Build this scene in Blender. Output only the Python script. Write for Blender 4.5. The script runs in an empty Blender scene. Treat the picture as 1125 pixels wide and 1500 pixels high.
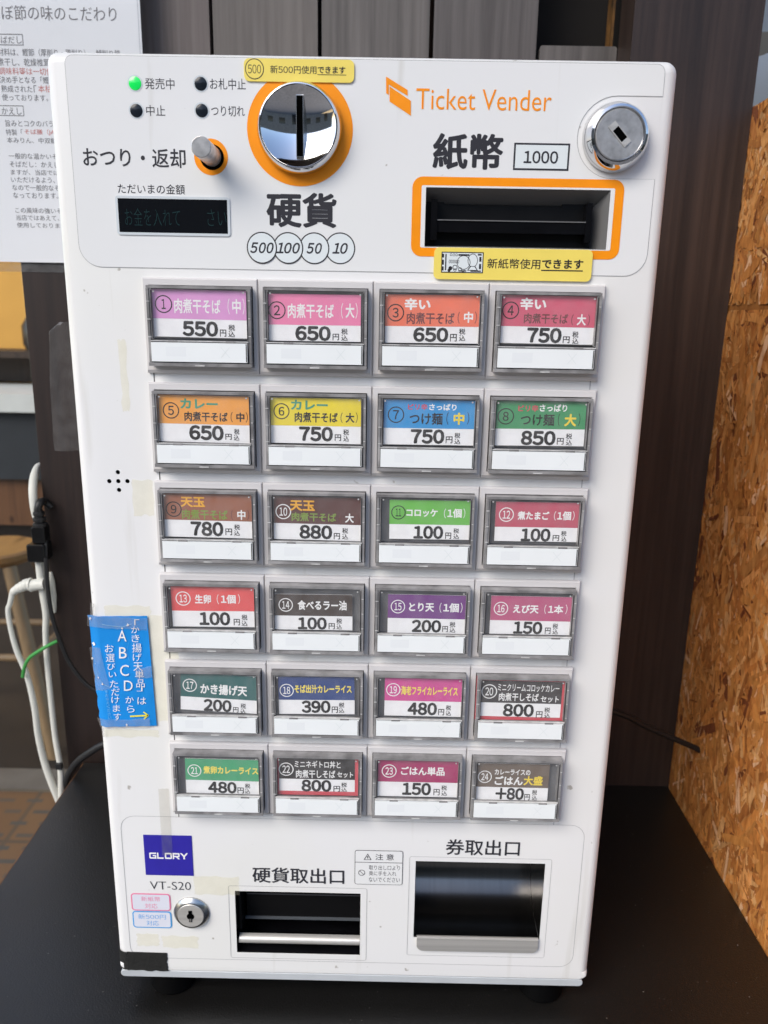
import bpy, bmesh, math, random
from mathutils import Vector, Matrix
from mathutils.geometry import tessellate_polygon

random.seed(7)
R = math.radians
scene = bpy.context.scene
COL = scene.collection

# ------------------------------------------------------------------ camera
cam_data = bpy.data.cameras.new("camera")
cam = bpy.data.objects.new("camera", cam_data)
COL.objects.link(cam)
cam_data.sensor_fit = 'VERTICAL'
cam_data.sensor_height = 24.0
cam_data.sensor_width = 18.0
cam_data.lens = 18.032
cam_data.clip_start = 0.01
cam_data.clip_end = 200.0
rot = Matrix([[0.999805, -0.019059, 0.005139], [0.009708, 0.248084, -0.96869], [0.017187, 0.968551, 0.248221]])
cam.matrix_world = Matrix.Translation((0.0097, -0.4140, 0.4472)) @ rot.to_4x4()
cam_data.dof.use_dof = True
cam_data.dof.focus_distance = 0.43
cam_data.dof.aperture_fstop = 9.5
scene.camera = cam

# ------------------------------------------------------------------ daylight
SUN_EL, SUN_AZ = 42.0, 222.0           # sun high over the street, a little left of the photographer
world = bpy.data.worlds.new("World")
scene.world = world
world.use_nodes = True
wn = world.node_tree.nodes
sky = wn.new('ShaderNodeTexSky')
sky.sky_type = 'NISHITA'
sky.sun_disc = False
sky.sun_elevation = R(SUN_EL)
sky.sun_rotation = R(SUN_AZ)
sky.air_density = 1.0
sky.dust_density = 1.2
sky.ozone_density = 1.0
world.node_tree.links.new(sky.outputs[0], wn['Background'].inputs[0])
wn['Background'].inputs[1].default_value = 0.14

sun_data = bpy.data.lights.new("sun", 'SUN')
sun_data.energy = 1.7
sun_data.angle = R(38)
sun_data.color = (1.0, 0.93, 0.835)
sun = bpy.data.objects.new("sun", sun_data)
COL.objects.link(sun)
sd = Vector((math.sin(R(SUN_AZ)) * math.cos(R(SUN_EL)), math.cos(R(SUN_AZ)) * math.cos(R(SUN_EL)), math.sin(R(SUN_EL))))
sun.rotation_euler = sd.to_track_quat('Z', 'Y').to_euler()

scene.view_settings.view_transform = 'Standard'
scene.view_settings.look = 'None'
scene.view_settings.exposure = 0.97
scene.view_settings.gamma = 1.0
scene.view_settings.use_curve_mapping = False


# ------------------------------------------------------------------ materials
def srgb(c):
    return tuple(((v / 255.0) / 12.92 if v / 255.0 <= 0.04045 else ((v / 255.0 + 0.055) / 1.055) ** 2.4) for v in c)


MATS = {}


def mat(name, rgb, rough=0.5, metal=0.0, spec=0.5, coat=0.0, noise=0.0, nscale=40.0, bump=0.0, bscale=200.0, stretch=None, trans=0.0, ior=1.45):
    if name in MATS:
        return MATS[name]
    m = bpy.data.materials.new(name)
    m.use_nodes = True
    nt = m.node_tree
    b = nt.nodes['Principled BSDF']
    b.inputs['Base Color'].default_value = (*rgb, 1)
    b.inputs['Roughness'].default_value = rough
    b.inputs['Metallic'].default_value = metal
    b.inputs['Specular IOR Level'].default_value = spec
    b.inputs['Coat Weight'].default_value = coat
    b.inputs['Coat Roughness'].default_value = 0.08
    b.inputs['Transmission Weight'].default_value = trans
    b.inputs['IOR'].default_value = ior
    if noise > 0 or bump > 0:
        tc = nt.nodes.new('ShaderNodeTexCoord')
        mp = nt.nodes.new('ShaderNodeMapping')
        if stretch:
            mp.inputs['Scale'].default_value = stretch
        oi = nt.nodes.new('ShaderNodeObjectInfo')          # every copy gets its own piece of the pattern
        ad = nt.nodes.new('ShaderNodeVectorMath')
        nt.links.new(tc.outputs['Object'], ad.inputs[0])
        nt.links.new(oi.outputs['Random'], ad.inputs[1])
        nt.links.new(ad.outputs[0], mp.inputs['Vector'])
    if noise > 0:
        n = nt.nodes.new('ShaderNodeTexNoise')
        n.inputs['Scale'].default_value = nscale
        n.inputs['Detail'].default_value = 6
        nt.links.new(mp.outputs[0], n.inputs['Vector'])
        r = nt.nodes.new('ShaderNodeValToRGB')
        r.color_ramp.elements[0].position = 0.3
        r.color_ramp.elements[1].position = 0.7
        r.color_ramp.elements[0].color = (*[max(0, c * (1 - noise)) for c in rgb], 1)
        r.color_ramp.elements[1].color = (*[min(1, c * (1 + noise)) for c in rgb], 1)
        nt.links.new(n.outputs['Fac'], r.inputs['Fac'])
        nt.links.new(r.outputs['Color'], b.inputs['Base Color'])
    if bump > 0:
        n2 = nt.nodes.new('ShaderNodeTexNoise')
        n2.inputs['Scale'].default_value = bscale
        n2.inputs['Detail'].default_value = 4
        nt.links.new(mp.outputs[0], n2.inputs['Vector'])
        bp = nt.nodes.new('ShaderNodeBump')
        bp.inputs['Strength'].default_value = bump
        bp.inputs['Distance'].default_value = 0.001
        nt.links.new(n2.outputs['Fac'], bp.inputs['Height'])
        nt.links.new(bp.outputs[0], b.inputs['Normal'])
    MATS[name] = m
    return m


def clear_sheet(name, tint, gloss=0.06, rough=0.05, haze=0.0, hcol=(.75, .75, .74), crinkle=0.0):
    """thin clear plastic: mostly see-through, with a fresnel reflection and a little milky haze"""
    if name in MATS:
        return MATS[name]
    m = bpy.data.materials.new(name)
    m.use_nodes = True
    nt = m.node_tree
    nt.nodes.clear()
    out = nt.nodes.new('ShaderNodeOutputMaterial')
    tr = nt.nodes.new('ShaderNodeBsdfTransparent')
    tr.inputs[0].default_value = (*tint, 1)
    gl = nt.nodes.new('ShaderNodeBsdfGlossy')
    gl.inputs['Roughness'].default_value = rough
    fr = nt.nodes.new('ShaderNodeFresnel')
    ior = 1.0 + gloss * 8
    geo = nt.nodes.new('ShaderNodeNewGeometry')
    mr = nt.nodes.new('ShaderNodeMapRange')          # same reflection from either side of the sheet
    mr.inputs['To Min'].default_value = ior
    mr.inputs['To Max'].default_value = 1.0 / ior
    nt.links.new(geo.outputs['Backfacing'], mr.inputs['Value'])
    nt.links.new(mr.outputs[0], fr.inputs['IOR'])
    if crinkle > 0:
        tcc = nt.nodes.new('ShaderNodeTexCoord')
        cn = nt.nodes.new('ShaderNodeTexVoronoi')
        cn.feature = 'DISTANCE_TO_EDGE'
        cn.inputs['Scale'].default_value = 130
        nt.links.new(tcc.outputs['Object'], cn.inputs['Vector'])
        cb = nt.nodes.new('ShaderNodeBump')
        cb.inputs['Strength'].default_value = crinkle
        cb.inputs['Distance'].default_value = .002
        nt.links.new(cn.outputs['Distance'], cb.inputs['Height'])
        nt.links.new(cb.outputs[0], gl.inputs['Normal'])
        nt.links.new(cb.outputs[0], fr.inputs['Normal'])
    mx = nt.nodes.new('ShaderNodeMixShader')
    nt.links.new(fr.outputs[0], mx.inputs[0])
    nt.links.new(tr.outputs[0], mx.inputs[1])
    nt.links.new(gl.outputs[0], mx.inputs[2])
    last = mx
    if haze > 0:
        df = nt.nodes.new('ShaderNodeBsdfDiffuse')
        df.inputs[0].default_value = (*hcol, 1)
        tc = nt.nodes.new('ShaderNodeTexCoord')
        nz = nt.nodes.new('ShaderNodeTexNoise')
        nz.inputs['Scale'].default_value = 160
        nz.inputs['Detail'].default_value = 5
        oi = nt.nodes.new('ShaderNodeObjectInfo')
        ad = nt.nodes.new('ShaderNodeVectorMath')
        nt.links.new(tc.outputs['Object'], ad.inputs[0])
        nt.links.new(oi.outputs['Random'], ad.inputs[1])
        nt.links.new(ad.outputs[0], nz.inputs['Vector'])
        mm = nt.nodes.new('ShaderNodeMath')
        mm.operation = 'MULTIPLY'
        mm.inputs[1].default_value = haze * 2
        nt.links.new(nz.outputs['Fac'], mm.inputs[0])
        m2 = nt.nodes.new('ShaderNodeMixShader')
        nt.links.new(mm.outputs[0], m2.inputs[0])
        nt.links.new(mx.outputs[0], m2.inputs[1])
        nt.links.new(df.outputs[0], m2.inputs[2])
        last = m2
    nt.links.new(last.outputs[0], out.inputs[0])
    MATS[name] = m
    return m


def white_body(name, rgb, rough, yellow=0.5):
    """off-white painted plastic with faint yellowing, scuffs and specks of dirt"""
    m = bpy.data.materials.new(name)
    m.use_nodes = True
    nt = m.node_tree
    N, Lk = nt.nodes, nt.links
    b = N['Principled BSDF']
    tc = N.new('ShaderNodeTexCoord')
    n1 = N.new('ShaderNodeTexNoise')
    n1.inputs['Scale'].default_value = 7
    n1.inputs['Detail'].default_value = 5
    Lk.new(tc.outputs['Object'], n1.inputs['Vector'])
    r1 = N.new('ShaderNodeValToRGB')
    r1.color_ramp.elements[0].position = 0.42
    r1.color_ramp.elements[0].color = (*rgb, 1)
    r1.color_ramp.elements[1].position = 0.75
    r1.color_ramp.elements[1].color = (rgb[0] * .985, rgb[1] * (1 - .03 * yellow), rgb[2] * (1 - .12 * yellow), 1)
    Lk.new(n1.outputs['Fac'], r1.inputs['Fac'])
    # vertical rub marks
    mp = N.new('ShaderNodeMapping')
    mp.inputs['Scale'].default_value = (90, 90, 6)
    Lk.new(tc.outputs['Object'], mp.inputs['Vector'])
    n2 = N.new('ShaderNodeTexNoise')
    n2.inputs['Scale'].default_value = 1
    n2.inputs['Detail'].default_value = 3
    Lk.new(mp.outputs[0], n2.inputs['Vector'])
    r2 = N.new('ShaderNodeValToRGB')
    r2.color_ramp.elements[0].position = 0.66
    r2.color_ramp.elements[0].color = (1, 1, 1, 1)
    r2.color_ramp.elements[1].position = 0.80
    r2.color_ramp.elements[1].color = (.86, .85, .82, 1)
    Lk.new(n2.outputs['Fac'], r2.inputs['Fac'])
    mx = N.new('ShaderNodeMixRGB')
    mx.blend_type = 'MULTIPLY'
    mx.inputs[0].default_value = 1
    Lk.new(r1.outputs[0], mx.inputs[1])
    Lk.new(r2.outputs[0], mx.inputs[2])
    # specks
    n3 = N.new('ShaderNodeTexNoise')
    n3.inputs['Scale'].default_value = 140
    n3.inputs['Detail'].default_value = 2
    Lk.new(tc.outputs['Object'], n3.inputs['Vector'])
    r3 = N.new('ShaderNodeValToRGB')
    r3.color_ramp.elements[0].position = 0.748
    r3.color_ramp.elements[0].color = (1, 1, 1, 1)
    r3.color_ramp.elements[1].position = 0.79
    r3.color_ramp.elements[1].color = (.55, .52, .48, 1)
    Lk.new(n3.outputs['Fac'], r3.inputs['Fac'])
    mx2 = N.new('ShaderNodeMixRGB')
    mx2.blend_type = 'MULTIPLY'
    mx2.inputs[0].default_value = 1
    Lk.new(mx.outputs[0], mx2.inputs[1])
    Lk.new(r3.outputs[0], mx2.inputs[2])
    Lk.new(mx2.outputs[0], b.inputs['Base Color'])
    rr = N.new('ShaderNodeMapRange')
    rr.inputs['To Min'].default_value = rough * .75
    rr.inputs['To Max'].default_value = rough * 1.4
    Lk.new(n1.outputs['Fac'], rr.inputs['Value'])
    Lk.new(rr.outputs[0], b.inputs['Roughness'])
    MATS[name] = m
    return m


def stained_wood(name, dark, light, gscale=1.0, rough=0.5, seed=0.0):
    """stained softwood board, grain along Z, a few knots"""
    m = bpy.data.materials.new(name)
    m.use_nodes = True
    nt = m.node_tree
    N, Lk = nt.nodes, nt.links
    b = N['Principled BSDF']
    tc = N.new('ShaderNodeTexCoord')
    mp = N.new('ShaderNodeMapping')
    mp.inputs['Location'].default_value = (seed, seed * .7, seed * 1.3)
    mp.inputs['Scale'].default_value = (34 * gscale, 34 * gscale, 2.2 * gscale)
    Lk.new(tc.outputs['Object'], mp.inputs['Vector'])
    n1 = N.new('ShaderNodeTexNoise')
    n1.inputs['Scale'].default_value = 1.6
    n1.inputs['Detail'].default_value = 9
    n1.inputs['Roughness'].default_value = .68
    n1.inputs['Distortion'].default_value = .35
    Lk.new(mp.outputs[0], n1.inputs['Vector'])
    mp2 = N.new('ShaderNodeMapping')
    mp2.inputs['Location'].default_value = (seed * 2, seed, seed)
    mp2.inputs['Scale'].default_value = (260 * gscale, 260 * gscale, 7 * gscale)
    Lk.new(tc.outputs['Object'], mp2.inputs['Vector'])
    n2 = N.new('ShaderNodeTexNoise')
    n2.inputs['Scale'].default_value = 1
    n2.inputs['Detail'].default_value = 4
    Lk.new(mp2.outputs[0], n2.inputs['Vector'])
    mxf = N.new('ShaderNodeMixRGB')
    mxf.inputs[0].default_value = .45
    Lk.new(n1.outputs['Fac'], mxf.inputs[1])
    Lk.new(n2.outputs['Fac'], mxf.inputs[2])
    r1 = N.new('ShaderNodeValToRGB')
    r1.color_ramp.elements[0].position = .34
    r1.color_ramp.elements[0].color = (*dark, 1)
    r1.color_ramp.elements[1].position = .66
    r1.color_ramp.elements[1].color = (*light, 1)
    Lk.new(mxf.outputs[0], r1.inputs['Fac'])
    # knots
    mp3 = N.new('ShaderNodeMapping')
    mp3.inputs['Location'].default_value = (seed * 3.1, 0, seed * 2.3)
    mp3.inputs['Scale'].default_value = (9, 2, 6)
    Lk.new(tc.outputs['Object'], mp3.inputs['Vector'])
    vo = N.new('ShaderNodeTexVoronoi')
    vo.inputs['Scale'].default_value = 1
    Lk.new(mp3.outputs[0], vo.inputs['Vector'])
    r3 = N.new('ShaderNodeValToRGB')
    r3.color_ramp.elements[0].position = .05
    r3.color_ramp.elements[0].color = (.35, .3, .28, 1)
    r3.color_ramp.elements[1].position = .16
    r3.color_ramp.elements[1].color = (1, 1, 1, 1)
    Lk.new(vo.outputs['Distance'], r3.inputs['Fac'])
    mx = N.new('ShaderNodeMixRGB')
    mx.blend_type = 'MULTIPLY'
    mx.inputs[0].default_value = 1
    Lk.new(r1.outputs[0], mx.inputs[1])
    Lk.new(r3.outputs[0], mx.inputs[2])
    Lk.new(mx.outputs[0], b.inputs['Base Color'])
    b.inputs['Roughness'].default_value = rough
    bp = N.new('ShaderNodeBump')
    bp.inputs['Strength'].default_value = .35
    bp.inputs['Distance'].default_value = .0008
    Lk.new(mxf.outputs[0], bp.inputs['Height'])
    Lk.new(bp.outputs[0], b.inputs['Normal'])
    MATS[name] = m
    return m


WHITE = white_body('white_plastic', (.80, .80, .795), .34)
FILM = white_body('white_film', (.80, .805, .805), .10, .2)
GREYBEZEL = mat('bezel_grey', (.65, .632, .628), .42, bump=.05, bscale=900)
PLATE_GREY = mat('button_back_grey', (.12, .122, .13), .5, noise=.1, nscale=60)
SMOKE = mat('smoky_acrylic', (.25, .245, .245), .12, spec=.4, noise=.4, nscale=90)
SMOKE_DK = mat('smoky_acrylic_edge', (.035, .033, .035), .2)
CUPBLACK = mat('cup_black', (.006, .006, .0065), .45, spec=.12)
CLEARBAR = mat('clear_bar', (.55, .55, .54), .12, coat=.4, noise=.25, nscale=220)
STUD = mat('stud', (.5, .5, .5), .3)
CLEAR = clear_sheet('clear_cover_sheet', (1, 1, 1), .045, .07, .075, (.85, .85, .85))
TAPE = clear_sheet('clear_tape', (.95, .94, .91), .06, .14, .05, (.75, .75, .74), .3)
TAPE2 = clear_sheet('clear_tape_crinkled', (.97, .965, .95), .085, .16, .11, (.8, .8, .8), .7)
GLASS = clear_sheet('window_glass', (.93, .95, .94), .03, .01)
INK = mat('ink_black', srgb((38, 36, 40)), .45)
GREYINK = mat('ink_grey', srgb((50, 50, 56)), .5, spec=.3)
OUTLINE = mat('film_outline', srgb((172, 172, 172)), .5)
ORANGE = mat('orange_print', srgb((250, 150, 18)), .3, noise=.05, nscale=90)
YELLOW = mat('yellow_label', srgb((240, 218, 105)), .35, noise=.04, nscale=60)
PALEBLUE = mat('pale_blue_print', srgb((222, 229, 230)), .4)
PAPER = mat('card_paper', srgb((240, 240, 240)), .6, noise=.03, nscale=120)
SOLD = mat('sold_out_plate', srgb((236, 240, 240)), .35, noise=.02, nscale=40)
SOLD_INK = mat('sold_out_faint_print', srgb((224, 230, 230)), .4)
SOLD_INK2 = mat('sold_out_faint_block', srgb((231, 235, 236)), .4)
CHROME = mat('chrome', (.66, .66, .67), .05, 1.0)
CHROME_R = mat('chrome_worn', (.45, .45, .44), .26, 1.0, bump=.05, bscale=120)
STEEL = mat('brushed_steel', (.60, .585, .55), .42, .55, noise=.12, nscale=1.0, stretch=(3, 60, 400), bump=.08, bscale=1.0)
LOCKFACE = mat('turned_steel', (.50, .50, .50), .3, .6, noise=.25, nscale=220, bump=.06, bscale=400)
STEEL_V = mat('brushed_steel_chute', (.15, .143, .135), .2, 1.0, noise=.08, nscale=1.0, stretch=(700, 8, 8), bump=.015, bscale=1.0)
ALU = mat('aluminium_base', (.50, .53, .55), .4, .0, noise=.06, nscale=50)
BLACKGLOSS = mat('black_gloss_plastic', (.004, .004, .005), .14, spec=.28, noise=.3, nscale=50)
BLACKSATIN = mat('black_satin_plastic', (.006, .006, .0065), .35, spec=.25, noise=.2, nscale=80)
DARKSLOT = mat('dark_inside', (.002, .002, .002), .8, spec=0)
LCD = mat('lcd_black', (.006, .007, .009), .12, spec=.2)
LCD_TXT = mat('lcd_segments', srgb((30, 56, 58)), .3, spec=.2)
RUBBER = mat('rubber', (.002, .002, .0022), .6, spec=.08)
GREENLAMP = mat('green_lamp_lens', srgb((10, 190, 70)), .15, coat=.5)
gl = GREENLAMP.node_tree.nodes['Principled BSDF']
gl.inputs['Emission Color'].default_value = (.01, .55, .09, 1)
gl.inputs['Emission Strength'].default_value = 0.35
DARKLAMP = mat('dark_lamp_lens', srgb((30, 36, 44)), .15, spec=.3)
LAMPRING = mat('lamp_ring', srgb((205, 212, 216)), .35)
LOGOBLUE = mat('logo_blue', srgb((46, 38, 158)), .35, noise=.05, nscale=120)
PINKLINE = mat('pink_badge_line', srgb((232, 120, 160)), .4)
BLUELINE = mat('blue_badge_line', srgb((62, 160, 226)), .4)
BADGEFILL = mat('badge_fill', srgb((222, 224, 234)), .4)
NOTICEBLUE = mat('notice_blue', srgb((18, 140, 222)), .45, noise=.10, nscale=34)
BLACKTAPE = mat('black_cloth_tape', (.016, .016, .015), .6, bump=.5, bscale=500, noise=.3, nscale=40)
GUM = clear_sheet('tape_residue', (.995, .985, .93), .012, .6, .065, (.80, .765, .62))
WHITEINK = mat('white_ink', srgb((240, 240, 238)), .5)

INKS = {
    'w': WHITEINK, 'k': mat('card_black', srgb((22, 20, 22)), .6, spec=.2), 'r': mat('card_dark_red', srgb((104, 44, 44)), .5),
    'g': mat('card_green', srgb((70, 152, 120)), .5), 'e': mat('card_red', srgb((206, 70, 86)), .5),
    'y': mat('card_yellow', srgb((240, 212, 60)), .5), 'o': mat('card_amber', srgb((236, 172, 44)), .5),
    'l': mat('card_olive', srgb((124, 150, 56)), .5), 'p': mat('card_pale_yellow', srgb((242, 222, 96)), .5),
}


# ------------------------------------------------------------------ geometry helpers
_text_cache = {}


def text_mesh(body, weight=0.0, italic=0.0):
    """glyph outlines of Blender's built-in font, normalised to a unit box"""
    key = (body, weight, italic)
    if key in _text_cache:
        return _text_cache[key]
    if weight > 0:                                # heavier lettering: the outline repeated round a small circle
        vs, fs, em = text_mesh(body, 0.0, italic)
        V, F = [], []
        for k in range(9):
            dx = 0 if k == 8 else weight * math.cos(math.pi * k / 4)
            dz = 0 if k == 8 else weight * math.sin(math.pi * k / 4)
            o_ = len(V)
            V += [((v[0] * em[0] + dx + weight) / (em[0] + 2 * weight), (v[1] * em[1] + dz + weight) / (em[1] + 2 * weight), k * 1.5e-6) for v in vs]
            F += [tuple(i + o_ for i in f) for f in fs]
        _text_cache[key] = (V, F, em)
        return _text_cache[key]
    if len(body) > 1 and any(ch.isdigit() and ch.isascii() for ch in body) and not any(ch.isalpha() and ch.isascii() for ch in body) or body in '0123456789':
        V, F, x = [], [], 0.0                      # set the figures one by one, with even gaps
        for ch in body:
            fw = chr(ord(ch) + 0xFEE0) if ch in '0123456789+' else ch
            vs, fs, em, org = glyph(fw, min(weight, 0), italic)
            narrow = ch in '0123456789+'
            ox = x + (.045 if narrow else org[0])
            o_ = len(V)
            V += [(v[0] * em[0] + ox, v[1] * em[1] + org[1]) for v in vs]
            F += [tuple(i + o_ for i in f) for f in fs]
            x += em[0] + .09 if narrow else 1.0
        x0 = min(v[0] for v in V); x1 = max(v[0] for v in V); y0 = min(v[1] for v in V); y1 = max(v[1] for v in V)
        _text_cache[key] = ([((v[0] - x0) / (x1 - x0), (v[1] - y0) / (y1 - y0), 0.0) for v in V], F, (x1 - x0, y1 - y0))
        return _text_cache[key]
    vs, fs, em, org = glyph(body, weight, italic)
    _text_cache[key] = (vs, fs, em)
    return _text_cache[key]


def glyph(body, weight, italic):
    c = bpy.data.curves.new('tmp', 'FONT')
    c.body = body
    c.resolution_u = 3
    c.offset = weight
    c.shear = italic
    o = bpy.data.objects.new('tmp', c)
    me = o.to_mesh()
    vs = [tuple(v.co) for v in me.vertices]
    fs = [tuple(p.vertices) for p in me.polygons]
    o.to_mesh_clear()
    bpy.data.objects.remove(o)
    bpy.data.curves.remove(c)
    x0 = min(v[0] for v in vs); x1 = max(v[0] for v in vs)
    y0 = min(v[1] for v in vs); y1 = max(v[1] for v in vs)
    vs = [((v[0] - x0) / max(1e-6, x1 - x0), (v[1] - y0) / max(1e-6, y1 - y0), 0.0) for v in vs]
    return vs, fs, (x1 - x0, y1 - y0), (x0, y0)


def rrect(b, r, n=5):
    x0, z0, x1, z1 = b
    pts = []
    for cx, cz, a0 in ((x1 - r, z1 - r, 0), (x0 + r, z1 - r, 90), (x0 + r, z0 + r, 180), (x1 - r, z0 + r, 270)):
        for k in range(n + 1):
            a = R(a0 + 90 * k / n)
            pts.append((cx + r * math.cos(a), cz + r * math.sin(a)))
    return pts


def circle(cx, cz, r, n=40, rz=None):
    return [(cx + r * math.cos(2 * math.pi * k / n), cz + (rz or r) * math.sin(2 * math.pi * k / n)) for k in range(n)]


def grow(b, d):
    return (b[0] - d, b[1] - d, b[2] + d, b[3] + d)


class MB:
    def __init__(s):
        s.v, s.f, s.m, s.mats = [], [], [], []

    def mi(s, m):
        if m not in s.mats:
            s.mats.append(m)
        return s.mats.index(m)

    def add(s, vs, fs, m):
        o = len(s.v)
        s.v += [tuple(v) for v in vs]
        k = s.mi(m)
        for f in fs:
            s.f.append(tuple(i + o for i in f))
            s.m.append(k)
        return range(o, len(s.v))

    def box(s, x0, x1, y0, y1, z0, z1, m):
        v = [(x, y, z) for x in (x0, x1) for y in (y0, y1) for z in (z0, z1)]
        return s.add(v, [(0, 1, 3, 2), (4, 6, 7, 5), (0, 4, 5, 1), (2, 3, 7, 6), (0, 2, 6, 4), (1, 5, 7, 3)], m)

    def poly(s, pts, y, m):
        """flat print facing -Y; pts counter-clockwise in X,Z"""
        return s.add([(p[0], y, p[1]) for p in pts], [tuple(range(len(pts)))], m)

    def rect(s, b, y, m):
        return s.poly([(b[0], b[1]), (b[2], b[1]), (b[2], b[3]), (b[0], b[3])], y, m)

    def slab(s, pts, y0, y1, m, chamfer=0.0):
        n = len(pts)
        v = [(p[0], y0, p[1]) for p in pts] + [(p[0], y1, p[1]) for p in pts]
        if chamfer > 0:
            cx = sum(p[0] for p in pts) / n
            cz = sum(p[1] for p in pts) / n
            def ins(p):
                dx, dz = p[0] - cx, p[1] - cz
                return (p[0] - math.copysign(min(abs(dx), chamfer), dx), p[1] - math.copysign(min(abs(dz), chamfer), dz))
            v = [(ins(p)[0], y0, ins(p)[1]) for p in pts] + [(p[0], y0 + chamfer, p[1]) for p in pts] + [(p[0], y1, p[1]) for p in pts]
            f = [tuple(range(n)), tuple(range(3 * n - 1, 2 * n - 1, -1))]
            for k in range(n):
                j = (k + 1) % n
                f += [(k, k + n, j + n, j), (k + n, k + 2 * n, j + 2 * n, j + n)]
            return s.add(v, f, m)
        f = [tuple(range(n)), tuple(range(2 * n - 1, n - 1, -1))]
        for k in range(n):
            j = (k + 1) % n
            f.append((k, k + n, j + n, j))
        return s.add(v, f, m)

    def frame(s, outer, inner, y, m):
        n = len(outer)
        v = [(p[0], y, p[1]) for p in outer] + [(p[0], y, p[1]) for p in inner]
        return s.add(v, [(k, (k + 1) % n, (k + 1) % n + n, k + n) for k in range(n)], m)

    def loops(s, loops, m, closed=True):
        """skin a list of equally long 3-D loops"""
        n = len(loops[0])
        v = [p for l in loops for p in l]
        f = []
        for a in range(len(loops) - 1):
            for k in range(n if closed else n - 1):
                j = (k + 1) % n
                f.append((a * n + k, a * n + j, (a + 1) * n + j, (a + 1) * n + k))
        return s.add(v, f, m)

    def lathe(s, cx, cz, prof, m, n=48):
        """surface of revolution round an axis along Y; prof = [(radius, y)]"""
        lp = []
        for r, y in prof:
            lp.append([(cx + max(r, 1e-5) * math.cos(2 * math.pi * k / n), y, cz + max(r, 1e-5) * math.sin(2 * math.pi * k / n)) for k in range(n)])
        return s.loops(lp, m)

    def lathe_z(s, cx, cy, prof, m, n=40):
        lp = []
        for r, z in prof:
            lp.append([(cx + max(r, 1e-5) * math.cos(2 * math.pi * k / n), cy + max(r, 1e-5) * math.sin(2 * math.pi * k / n), z) for k in range(n)])
        return s.loops(lp, m)

    def tube(s, pts, r, m, n=12, sub=6):
        P = [Vector(p) for p in pts]
        out, rad = [], []
        rr = r if isinstance(r, (list, tuple)) else [r] * len(P)
        for i in range(len(P) - 1):
            p0 = P[max(i - 1, 0)]; p1 = P[i]; p2 = P[i + 1]; p3 = P[min(i + 2, len(P) - 1)]
            for k in range(sub):
                t = k / sub
                out.append(.5 * ((2 * p1) + (p2 - p0) * t + (2 * p0 - 5 * p1 + 4 * p2 - p3) * t * t + (3 * p1 - p0 - 3 * p2 + p3) * t ** 3))
                rad.append(rr[i] * (1 - t) + rr[i + 1] * t)
        out.append(P[-1]); rad.append(rr[-1])
        lp = []
        up = Vector((0.31, .9, .2)).normalized()
        for i, p in enumerate(out):
            d = (out[min(i + 1, len(out) - 1)] - out[max(i - 1, 0)]).normalized()
            a = d.cross(up)
            if a.length < 1e-3:
                a = d.cross(Vector((1, 0, 0)))
            a.normalize(); b = d.cross(a)
            lp.append([tuple(p + rad[i] * (a * math.cos(2 * math.pi * k / n) + b * math.sin(2 * math.pi * k / n))) for k in range(n)])
        s.loops(lp, m)
        s.add(lp[0], [tuple(range(n))], m)
        s.add(lp[-1], [tuple(reversed(range(n)))], m)

    def text(s, body, b, y, m, weight=0.0, italic=0.0, skew=0.0):
        """writing fitted to the box b on the plane Y = y; skew lifts its right end"""
        vs, fs, em = text_mesh(body, weight, italic)
        w, h = b[2] - b[0], b[3] - b[1]
        return s.add([(b[0] + v[0] * w, y - v[2], b[1] + v[1] * h + skew * (v[0] - .5)) for v in vs], fs, m)

    def ring(s, cx, cz, r0, r1, y, m, n=40):
        return s.frame(circle(cx, cz, r1, n), circle(cx, cz, r0, n), y, m)

    def outline(s, b, r, w, y, m):
        return s.frame(rrect(b, r), rrect(grow(b, -w), max(r - w, 1e-4)), y, m)

    def spin(s, rng, cx, cz, deg):
        c, q = math.cos(R(deg)), math.sin(R(deg))
        for i in rng:
            x, y, z = s.v[i]
            s.v[i] = (cx + (x - cx) * c - (z - cz) * q, y, cz + (x - cx) * q + (z - cz) * c)


WPOS = {}


def link_mesh(name, me, parent, centre, label=None):
    o = bpy.data.objects.new(name, me)
    COL.objects.link(o)
    base = Vector((0, 0, 0))
    if parent is not None:
        o.parent = parent
        base = WPOS[parent.name]
    o.location = Vector(centre) - base
    WPOS[o.name] = Vector(centre)
    if label:
        o['label'] = label
    return o


def build(mb, name, parent=None, label=None, smooth=35, recalc=False):
    vs = [Vector(v) for v in mb.v]
    lo = Vector([min(v[i] for v in vs) for i in range(3)])
    hi = Vector([max(v[i] for v in vs) for i in range(3)])
    c = (lo + hi) / 2
    if parent is None:
        c.z = lo.z
    me = bpy.data.meshes.new(name)
    me.from_pydata([v - c for v in vs], [], mb.f)
    for m in mb.mats:
        me.materials.append(m)
    for p, k in zip(me.polygons, mb.m):
        p.material_index = k
        p.use_smooth = True
    me.update()
    if recalc:
        bm = bmesh.new(); bm.from_mesh(me)
        bmesh.ops.remove_doubles(bm, verts=bm.verts, dist=1e-6)
        bmesh.ops.recalc_face_normals(bm, faces=bm.faces)
        bm.to_mesh(me); bm.free()
    me.set_sharp_from_angle(angle=R(smooth))
    return link_mesh(name, me, parent, c, label)


def empty(name, loc):
    o = bpy.data.objects.new(name, None)
    o.empty_display_size = .05
    COL.objects.link(o)
    o.location = loc
    WPOS[o.name] = Vector(loc)
    return o


def tag(o, label=None, cat=None, group=None, kind=None):
    if label: o['label'] = label
    if cat: o['category'] = cat
    if group: o['group'] = group
    if kind: o['kind'] = kind
    return o


# ------------------------------------------------------------------ the setting
FLOOR = -0.75
pave = mat('paving', (.17, .16, .15), .8, noise=.18, nscale=6, bump=.3, bscale=90)
mb = MB()
mb.box(-8, 8, -14, .30, FLOOR - .1, FLOOR, pave)
tag(build(mb, 'pavement'), kind='structure')

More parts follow.
